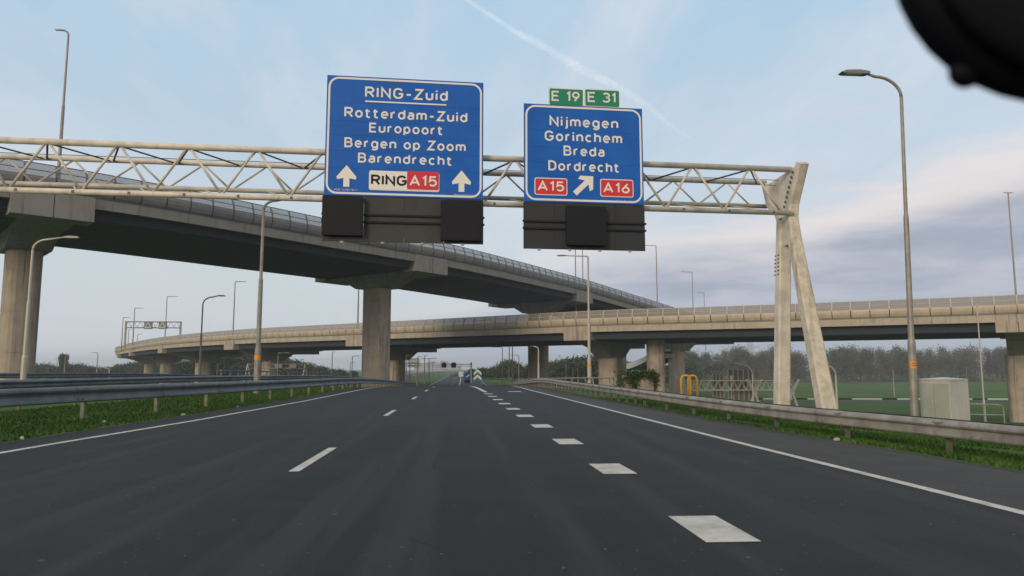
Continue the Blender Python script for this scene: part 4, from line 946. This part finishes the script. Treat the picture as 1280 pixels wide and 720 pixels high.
# ------------------------------------------------------------------ far road: matrix gantry, chevron sign, traffic, town
Yf = 190; A, B = at_Y(500, 454.5, Yf), at_Y(589, 455.5, Yf)
root = thing('matrix_gantry', ((A.x + B.x) / 2, Yf, -2), 'far thin gantry with two black lane displays across the road', 'gantry')
mb = MB(); mb.tube([A, B], .11, 6); mb.build('beam', lampm, root)
mb = MB(); mb.tube([A - Zv * .5, B - Zv * .5], .07, 6); mb.build('lower_beam', lampm, root)
for x in (A.x, B.x): mb = MB(); mb.box((x, Yf, (A.z - 2.6) / 2), (.45, .4, A.z + 2.9)); mb.build('leg', ledge_m, root)
mb = MB(); mb.box((B.x, Yf, B.z + .1), (.35, .4, .8)); mb.build('end_box', lampm, root)
for px, lb in ((555, 'left black lane display on the far gantry'), (567, 'right black lane display on the far gantry')):
    P = at_Y(px, 456.7, Yf - .4); mb = MB(); mb.box(P, (1.25, .4, 1.15)); mb.box(P + Zv * .65, (.9, .3, .12)); tag(mb.build('lane_display', boxm, loc=P), lb, 'road sign')
for k, px in enumerate((565.5, 568.5, 571.2, 575)):
    P = at_Y(px, 469.0, 330); mb = MB(); mb.box(P, (.7, .3, .8)); mb.tube([P + Zv * .4, P + Zv * .9], .1, 6); tag(mb.build('lane_display', boxm, loc=P), 'tiny black lane display in a row over the distant road', 'road sign', 'tiny lane displays over the distant road')
A, B = at_Y(560, 467.5, 331), at_Y(580, 467.5, 331); mb = MB(); mb.tube([(A.x, 331, -3), A, B, (B.x, 331, -3)], .09, 6); tag(mb.build('gantry_frame', lampm, loc=(A.x, 331, -2)), 'tiny portal over the distant road carrying black displays', 'gantry')
Yh = 118; P = at_Y(597, 469, Yh)
root = thing('chevron_sign', (P.x, Yh, gz(P.x, Yh)), 'green and white chevron sign where the exit leaves the road', 'road sign')
wd, h0 = .66, .95; mb = MB(); mb.prism([(-wd, -h0), (wd, -h0), (wd, h0 - .45), (0, h0 + .1), (-wd, h0 - .45)], (P.x, Yh, P.z), (1, 0, 0), (0, 0, 1), (0, 1, 0), .08); mb.build('panel', greenm, root)
for zc0 in (-.82, .02):
    mb = MB(); mb.prism([(-wd + .03, zc0 - .02), (0, zc0 + .50), (wd - .03, zc0 - .02), (wd - .03, zc0 + .40), (0, zc0 + .94), (-wd + .03, zc0 + .40)], (P.x, Yh - .03, P.z), (1, 0, 0), (0, 0, 1), (0, 1, 0), .02); mb.build('chevron', whitem, root)
for s_ in (-.5, .5): mb = MB(); mb.tube([(P.x + s_, Yh + .1, -2.6), (P.x + s_, Yh + .1, P.z)], .05, 6); mb.build('post', gal, root)
P = at_Y(584.5, 470.5, 124); root = thing('direction_sign', (P.x, 124, -2), 'small blue direction sign left of the chevron sign', 'road sign')
mb = MB(); mb.box(P, (1.05, .08, .95)); mb.build('panel', bluem, root); mb = MB(); mb.prism([(-.3, -.1), (.1, .25), (0, .32), (.33, .32), (.33, 0), (.22, .12), (-.2, -.22)], (P.x, 123.93, P.z), (1, 0, 0), (0, 0, 1), (0, 1, 0), .02); mb.build('arrow', whitem, root)
mb = MB(); mb.box(P - Zv * .85, (1.05, .08, .55)); mb.build('lower_panel', boxm, root); mb = MB(); mb.tube([(P.x, 124.1, -2.6), (P.x, 124.1, P.z)], .06, 6); mb.build('post', gal, root)
# back of a large sign in the distance on the left of the road
Ys = 200; a, b = at_Y(509.5, 447.5, Ys), at_Y(524.5, 459.5, Ys)
root = thing('rear_facing_sign', ((a.x + b.x) / 2, Ys, -2), 'pale ribbed back of a big distant sign right of the shadowed column', 'road sign')
for i in range(3):
    for k in range(4):
        xa = a.x + (b.x - a.x) * k / 4; za = a.z + (b.z - a.z) * (i + 1) / 3; mb = MB(); mb.box((xa + (b.x - a.x) / 8, Ys, za + (a.z - b.z) / 6), ((b.x - a.x) / 4 - .06, .1, (a.z - b.z) / 3 - .12)); mb.build('back_panel', cabm, root)
mb = MB(); mb.tube([((a.x + b.x) / 2 - 1, Ys + .2, -2.6), ((a.x + b.x) / 2 - 1, Ys + .2, a.z)], .13, 6); mb.tube([((a.x + b.x) / 2 + 1, Ys + .2, -2.6), ((a.x + b.x) / 2 + 1, Ys + .2, a.z)], .13, 6); mb.build('post', gal, root)

def car(x, y, col_, label, van=False, head=1):
    z = rz(y) if abs(x) < 40 else gz(x, y); root = thing('car' if not van else 'van', (x, y, z), label, 'van' if van else 'car', 'distant traffic on the motorway')
    L_, W_, H_ = (4.3, 1.75, 1.42) if not van else (5.4, 2.0, 2.4); bm_ = mat('car_paint', col_, .35)
    pr = [(-L_ / 2, .3), (-L_ / 2, .75), (-L_ / 2 + .8, .9), (-L_ / 2 + 1.4, H_), (L_ / 2 - 1.0, H_), (L_ / 2 - .25, .95), (L_ / 2, .85), (L_ / 2, .3)]
    if van: pr = [(-L_ / 2, .3), (-L_ / 2, 1.0), (-L_ / 2 + .7, 1.2), (-L_ / 2 + 1.2, H_), (L_ / 2, H_), (L_ / 2, .3)]
    mb = MB(); mb.prism([(a_ * head, b_) for a_, b_ in pr], (x - W_ / 2, y, z), (0, 1, 0), (0, 0, 1), (1, 0, 0), W_); mb.build('body', bm_, root)
    mb = MB(); mb.box((x, y - head * (L_ / 2 - 1.0), z + H_ * .78), (W_ * .85, .35, H_ * .26)); mb.build('windscreen', glassd, root)
    for sx in (-1, 1):
        for sy in (-1, 1): mb = MB(); mb.tube([(x + sx * (W_ / 2 - .2), y + sy * L_ * .3, z + .32), (x + sx * (W_ / 2 + .02), y + sy * L_ * .3, z + .32)], .32, 12); mb.build('wheel', tyre, root)
        mb = MB(); mb.box((x + sx * W_ * .36, y - head * L_ / 2, z + .68), (.3, .06, .14)); mb.build('headlight', whitem, root)
car(-27.5, 205, (.03, .04, .06), 'dark car on the opposite carriageway beside the shadowed column')
car(-24, 260, (.4, .4, .4), 'pale car far down the opposite carriageway')
car(-21, 330, (.5, .08, .06), 'tiny red car far down the opposite carriageway')
car(-.5, 300, (.5, .5, .5), 'tiny pale van ahead under the distant portal', True, -1)
car(-4.5, 330, (.06, .06, .08), 'tiny dark car ahead under the distant portal', False, -1)
car(2.9, 330, (.5, .5, .48), 'tiny white van ahead near the blue direction sign', True, -1)
random.seed(5)
for k in range(11):
    px = 521 + k * 5.2 + random.uniform(-1, 1); Yv = random.uniform(1500, 2000); x = lat(px, Yv); wd = random.uniform(8, 16); h = random.uniform(9, 22); root = thing('apartment_building', (x, Yv, -2.2), 'tiny pale hazy building on the skyline at the end of the road', 'building', 'hazy town buildings at the end of the road')
    mb = MB(); mb.box((x, Yv + 6, h / 2 - 2.2), (wd, 12, h)); mb.build('wall', cabm if k % 3 else concrete, root); mb = MB(); mb.box((x, Yv + 6, h - 2.0), (wd + .8, 12.8, .5)); mb.build('roof', lampm, root)
    for i in range(int(h // 4)):
        mb = MB(); mb.box((x, Yv - .03, i * 4 + .4), (wd * .8, .1, 1.5)); mb.build('window_band', glassd, root)
# portal gantries on the road behind the left parapet
for (pa, pb, yt, Yp, lb) in ((310, 316, 453.5, 175, 'cream portal behind the median lamp on the left'), ):
    A, B = at_Y(309, 455, Yp), at_Y(381, 455.5, Yp); root = thing('sign_gantry', ((A.x + B.x) / 2, Yp, -2.5), 'cream lattice gantry crossing behind a flyover column on the left', 'gantry')
    for z, dy in ((A.z, 0), (A.z - 1.1, 0), (A.z, 1.3)): mb = MB(); mb.tube([(A.x, Yp + dy, z), (B.x, Yp + dy, z)], .10, 6); mb.build('chord', rbacks, root)
    for k in range(10):
        xa = A.x + (B.x - A.x) * k / 10; xb = A.x + (B.x - A.x) * (k + 1) / 10; mb = MB(); mb.tube([(xa, Yp, A.z - 1.1), ((xa + xb) / 2, Yp, A.z), (xb, Yp, A.z - 1.1)], .06, 5); mb.build('diagonal', rbacks, root)
    for x in (A.x, B.x):
        for s_ in (-.9, .9): mb = MB(); mb.tube([(x, Yp + .6, A.z + .1), (x + s_, Yp + .6 + s_, -4.5)], .16, 6); mb.build('leg', white_steel, root)
    for f_ in (.55, .8): mb = MB(); mb.box((A.x + (B.x - A.x) * f_, Yp - .4, A.z - .5), (1.6, .3, 1.0)); mb.build('sign_panel', rbacks, root)

# pylon on the horizon
Yp = 560; c0 = at_Y(937.5, 431, Yp); root = thing('power_pylon', (c0.x, Yp, -6), 'faint lattice power pylon on the horizon above the sign backs', 'pylon')
mb = MB(); zt = c0.z + 6; wz = lambda z: 3.4 - 2.2 * (z + 6) / (zt + 6)
for sx in (-1, 1):
    for sy in (-1, 1): mb.tube([(c0.x + sx * wz(-6), Yp + sy * wz(-6), -6), (c0.x + sx * wz(zt), Yp + sy * wz(zt), zt)], .13, 4)
z = -6; k = 0
while z < zt - 2.5:
    z2_ = z + 2.6
    for sy in (-1, 1): mb.tube([(c0.x - wz(z), Yp + sy * wz(z), z), (c0.x + wz(z2_), Yp + sy * wz(z2_), z2_)], .08, 4); mb.tube([(c0.x + wz(z), Yp + sy * wz(z), z), (c0.x - wz(z2_), Yp + sy * wz(z2_), z2_)], .08, 4)
    z = z2_
mb.build('tower', lampm, root)
for py, hw in ((433.5, 8), (441, 9.5), (448, 11)):
    zz = at_Y(937, py, Yp).z; mb = MB()
    for s_ in (-1, 1): mb.tube([(c0.x, Yp, zz + .9), (c0.x + s_ * hw, Yp, zz)], .12, 4); mb.tube([(c0.x, Yp, zz - 1), (c0.x + s_ * hw, Yp, zz)], .12, 4); mb.tube([(c0.x + s_ * hw, Yp, zz), (c0.x + s_ * hw, Yp, zz - 1.6)], .1, 4)
    mb.build('crossarm', lampm, root)

# ------------------------------------------------------------------ trees
random.seed(21)
def tree_meshes(kind, h, spread, n, lsize, lm, bare=0.0):
    tb = MB(); lb_ = MB(); Hh = h
    tb.tube([(0, 0, -.5), (random.uniform(-.2, .2), random.uniform(-.2, .2), Hh * .45), (random.uniform(-.4, .4), random.uniform(-.4, .4), Hh * .93)], [Hh * .022, Hh * .014, Hh * .003], 7)
    clumps = []
    nl = 16 if kind != 'poplar' else 30
    for k in range(nl):
        z0 = Hh * random.uniform(.10 if kind == 'low' else .22, .85); a = random.uniform(0, 6.28)
        if kind == 'poplar': rr = spread * .34 * random.random(); z1 = z0 + Hh * .10
        else: rr = spread * (1.0 - .75 * max(0, (z0 / Hh - .45)) / .5) * random.uniform(.55, 1.0); z1 = z0 + Hh * random.uniform(.05, .16)
        e = Vector((math.cos(a) * rr, math.sin(a) * rr, min(z1, Hh)))
        tb.tube([(0, 0, z0 * .85), (e.x * .5, e.y * .5, (z0 * .85 + e.z) / 2 + .2), e], [Hh * .008, Hh * .005, Hh * .0015], 4)
        for _ in range(4): tb.tube([e * .8, e + Vector((random.gauss(0, spread * .18), random.gauss(0, spread * .18), random.uniform(0, Hh * .09)))], [Hh * .003, Hh * .001], 3)
        clumps.append((e, random.uniform(.5, 1.1)))
    clumps += [(Vector((random.uniform(-.1, .1) * spread, random.uniform(-.1, .1) * spread, Hh * q)), .9) for q in (.5, .62, .75, .88, .95)]
    tot = sum(c_[1] for c_ in clumps)
    for e, wgt in clumps:
        cnt = int(n * wgt / tot * (1 - bare)); s_ = spread * .26 * (.7 + .5 * wgt)
        leaves(lb_, [(e.x + random.gauss(0, s_), e.y + random.gauss(0, s_), max(Hh * .12, e.z + random.gauss(0, s_ * .85))) for _ in range(cnt)], lsize)
    return tb.mesh('trunk', bark), lb_.mesh('crown', lm)
protos = {
    'far': [tree_meshes('low', 17, 5.2, 3800, .33, m, b_) for m, b_ in ((leaf_far, 0), (leaf_far2, .45), (leaf_far, .2), (leaf_far2, .1), (leaf_far, .1))],
    'dark': [tree_meshes('round', 12, 5.0, 1900, .5, m) for m in (leaf_dk, leaf_md, leaf_dk, leaf_md)],
    'poplar': [tree_meshes('poplar', 14, 2.3, 5200, .33, leaf_dk)],
    'bare': [tree_meshes('round', 15, 4.0, 260, .3, leaf_far2, .3)],
}
def tree(kind, x, y, sc, label, group, name='tree', z=None):
    z = gz(x, y) if z is None else z
    o = thing(name, (x, y, z), label, 'tree', group); o.rotation_euler.z = random.uniform(0, 6.28); o.scale = (sc[0], sc[0], sc[1])
    for me in random.choice(protos[kind]):
        ch = bpy.data.objects.new(me.name.split('.')[0], me); COL.objects.link(ch); ch.parent = o
n = 0
for row, (Yt, dx) in enumerate(((402, 6.2), (412, 6.2))):
    px = 850 + row * 6
    while px < 1345:
        x = lat(px, Yt); k = 1.0 + .16 * mnoise.noise(Vector((px * .02, row, 0))) + random.uniform(-.13, .10)
        kind = 'bare' if random.random() < .18 else 'far'
        lb = ('nearly leafless tree in the ' if kind == 'bare' else 'leafy tree in the ') + ('front', 'rear')[row] + ' of the hazy row ' + next(t_ for lim, t_ in ((895, 'left of the ribbed sign backs'), (957, 'behind the ribbed sign backs'), (1030, 'seen between the gantry legs'), (1130, 'between gantry leg and lamp post'), (1218, 'above the white cabinet'), (9999, 'beside the rightmost flyover column')) if px < lim)
        tree(kind, x, Yt + random.uniform(-3, 5), (random.uniform(.8, 1.15), k * (.97 if px < 960 else 1.05)), lb, 'tree row beyond the field on the right', 'tree')
        px += dx * F / Yt * random.uniform(.6, 1.1)
def band(px0, px1, topf, Yt, dx, label, group, kind='dark', rows=2, h0=12):
    for r_ in range(rows):
        px = px0
        while px < px1:
            Yv = Yt + r_ * 9 + random.uniform(-4, 4); x = lat(px, Yv); g_ = gz(x, Yv); top = at_Y(px, lerp_tab(topf, px) + random.uniform(-1, 1.6), Yv).z
            s_ = max(.25, (top - g_) / (h0 * 1.04)); tree(kind, x, Yv, (min(1.5, s_ * random.uniform(.85, 1.25) + .15), s_), label + (', ' + ('front row', 'second row', 'rear row')[r_] if rows > 1 else ''), group)
            px += dx * F / Yv * random.uniform(.7, 1.2)
ug = MB(); pp = []
while len(pp) < 9000:
    x = random.uniform(70, 330); pp.append((x, 400 + random.uniform(-4, 8), -6 + abs(random.gauss(0, 1.6)) * (1 + .6 * mnoise.noise(Vector((x * .12, 0, 0))))))
leaves(ug, pp, .45); tag(ug.build('undergrowth', leaf_far), 'low scrub along the foot of the hazy tree row', 'undergrowth', kind='stuff')
band(24, 150, [(20, 457), (50, 456), (75, 458), (100, 457), (120, 459), (150, 462)], 330, 5, 'dark round tree in the low tree line left of the flyover', 'low tree line on the left')
band(126, 250, [(126, 465), (140, 460), (160, 454), (250, 452)], 420, 5.5, 'dark tree behind the left columns of the lower flyover', 'trees behind the left flyover columns')
band(250, 450, [(250, 450), (285, 446), (300, 443), (340, 447), (370, 453), (400, 459), (450, 466)], 340, 6, 'green tree on the wooded rise behind the left flyover columns', 'wooded rise behind the flyover columns')
tree('poplar', lat(78.5, 325), 325, (1.0, (at_Y(78, 443.5, 325).z - gz(lat(78.5, 325), 325)) / 14), 'tall narrow dark tree standing above the low tree line on the left', None, 'poplar_tree')
band(590, 760, [(588, 470), (594, 461), (600, 459), (612, 461), (625, 458), (634, 452), (640, 453), (650, 457), (680, 455), (700, 453), (730, 449), (760, 447)], 250, 4.5, 'dense green tree in the wood right of the road under the flyover', 'wood right of the road', rows=3)
band(760, 870, [(760, 452), (790, 456), (810, 460), (870, 452)], 300, 5.5, 'green tree glimpsed between the flyover columns on the right', 'trees between the flyover columns')
random.seed(4)
m = MB(); 
for k in range(11):                                 # scraps of litter in the verges
    x, y = ((-9.3, 16.2), (-9.9, 21), (-10.6, 17.5), (8.1, 9.8), (8.9, 12.1), (7.6, 14.4), (-8.9, 24), (8.4, 17), (9.0, 8.6), (-9.5, 13.4), (-8.7, 29))[k]
    z = gz(x, y); a = random.uniform(0, 3); s_ = random.uniform(.02, .05); mb = MB()
    mb.hexa([Vector((x, y, z)) + Vector((p[0] * s_ * 1.6, p[1] * s_, p[2] * .05 + random.uniform(0, .02))) for p in ((-1, -1, 0), (1, -.8, 0), (.9, 1, 0), (-1, .8, 0), (-.7, -.7, 1), (.8, -.6, 1), (.6, .7, 1), (-.8, .5, 1))])
    tag(mb.build('litter', lamp_lt, loc=(x, y, z)), 'small pale scrap of litter in the grass verge', 'litter', 'scraps of litter in the verges')

# ------------------------------------------------------------------ contrail high in the sky
def trailmat():
    m = bpy.data.materials.new('contrail_vapour'); m.use_nodes = True; t = m.node_tree; b = t.nodes['Principled BSDF']; b.inputs['Base Color'].default_value = (.95, .93, .93, 1); b.inputs['Roughness'].default_value = 1
    b.inputs['Specular IOR Level'].default_value = 0; b.inputs['Transmission Weight'].default_value = 0
    g_ = N('ShaderNodeNewGeometry', t); lw = N('ShaderNodeLayerWeight', t); lw.inputs[0].default_value = .5
    tcx = N('ShaderNodeTexCoord', t)
    n_ = SM(NOISE(g_.outputs['Position'], .006, 6, .65, t), .3, .7, t)
    f = M_('MULTIPLY', M_('POWER', M_('SUBTRACT', 1.0, lw.outputs['Facing'], tree=t), 2.2, tree=t), M_('ADD', M_('MULTIPLY', n_, .34, tree=t), .16, tree=t), tree=t)
    tr = N('ShaderNodeBsdfTransparent', t); tl = N('ShaderNodeBsdfTranslucent', t); tl.inputs[0].default_value = (1, .98, .98, 1); df = N('ShaderNodeAddShader', t); L(b.outputs[0], df.inputs[0], t); L(tl.outputs[0], df.inputs[1], t)
    mx = N('ShaderNodeMixShader', t); L(f, mx.inputs[0], t); L(tr.outputs[0], mx.inputs[1], t); L(df.outputs[0], mx.inputs[2], t); L(mx.outputs[0], t.nodes['Material Output'].inputs[0], t)
    return m
cp = [(560, -20, 2), (590, 5, 10), (620, 24, 24), (645, 40, 34), (672, 54, 30), (700, 70, 26), (738, 92, 22), (775, 110, 20), (805, 130, 18), (830, 150, 14), (852, 166, 9), (875, 181, 2)]
pts = [at_Z(a, b, 2600) for a, b, _ in cp]; dense = resample([tuple(p) for p in pts], 60)
def rad(i): f_ = i / (len(dense) - 1); return max(3, 46 * math.sin(math.pi * min(1, f_ * 1.02)) ** .6 * (.9 + .25 * mnoise.noise(Vector((i * .12, 0, 0)))))
mb = MB(); mb.tube([p + Vector((mnoise.noise(Vector((i * .09, 5, 0))) * 14, mnoise.noise(Vector((i * .09, 9, 0))) * 14, 0)) for i, p in enumerate(dense)], [rad(i) for i in range(len(dense))], 24, False)
tag(mb.build('contrail', trailmat(), smooth=True), 'thin white contrail slanting down behind the two blue signs', 'contrail')

# ------------------------------------------------------------------ inside the car: mirror and edge of the bonnet
C0 = EYE + ray(1330, -60) * .5
root = thing('rear_view_mirror', C0, 'out of focus black rear view mirror in the top right corner', 'mirror')
def sellip(c_, ax, ay, az, a, b, d, e1=.8, e2=.8, n=36, mm=20):
    mb = MB(); secs = []; sg = lambda v, e: math.copysign(abs(v) ** e, v)
    for i in range(mm + 1):
        ph = -math.pi / 2 + math.pi * i / mm; ph = max(-1.5699, min(1.5699, ph)); r_ = []
        for k in range(n):
            th = 2 * math.pi * k / n; r_.append(c_ + ax * (a * sg(math.cos(th), e1) * abs(math.cos(ph)) ** e2) + ay * (b * sg(math.sin(th), e1) * abs(math.cos(ph)) ** e2) + az * (d * sg(math.sin(ph), e2)))
        secs.append(r_)
    mb.loft(secs); return mb
ax = rgt.copy(); ay = upv.copy()
sellip(C0, ax, ay, fwd, .119, .1055, .03, 1, .8).build('housing', blackp, root, smooth=True)
sellip(C0 - fwd * .024, ax, ay, fwd, .109, .096, .012, 1, .7).build('mirror_glass', mat('dim_mirror_glass', (.004, .0045, .007), .5, 0, spec=.1), root, smooth=True)
K = EYE + ray(1207, 90) * .5; sellip(K, (ax + ay * -.5).normalized(), (ay + ax * .5).normalized(), fwd, .0115, .0115, .008, 1, 1, 20, 12).build('dip_lever', blackp, root, smooth=True)
mb = MB(); mb.tube([C0 + fwd * .02, C0 + fwd * .06 + upv * .06, C0 + fwd * .10 + upv * .16], [.012, .014, .02], 12); mb.build('stem', blackp, root, smooth=True)
bon = MB(); secs = []
for j in range(7):
    d_ = 1.15 + .16 * j; ring = []
    for k in range(25):
        x = -.62 + k * .05 - .02; zz = .990 - .055 * ((x - .02) / .6) ** 2 - .10 * (j / 6) ** 2 - (.0 if j else 0) + (-.0)
        ring.append(Vector((x - .05 + .07 * d_, d_, zz - .045 * (d_ - 1.15))))
    secs.append(ring)
bon.loft(secs, False, False); bon.loft([[q - Vector((0, 0, .02)) for q in s_] for s_ in secs], False, False)
tag(bon.build('car_bonnet', mat('bonnet_paint', (.03, .045, .07), .4), smooth=True, loc=(0, 1.5, .7)), 'dark blue edge of the car bonnet along the bottom of the picture', 'car bonnet')

# ------------------------------------------------------------------ haze
mb = MB(); mb.box((0, 1450, 15), (4990, 3040, 44))
hz = mb.build('haze', None) if False else None
me = mb.mesh('haze', bpy.data.materials.new('haze_air')); hz = bpy.data.objects.new('haze', me); COL.objects.link(hz); tag(hz, kind='stuff')
hm = me.materials[0]; hm.use_nodes = True; t = hm.node_tree; t.nodes.clear(); o = t.nodes.new('ShaderNodeOutputMaterial'); v = t.nodes.new('ShaderNodeVolumePrincipled')
v.inputs['Color'].default_value = (.90, .93, 1, 1); v.inputs['Density'].default_value = .0004; v.inputs['Anisotropy'].default_value = .2
t.links.new(v.outputs[0], o.inputs['Volume'])
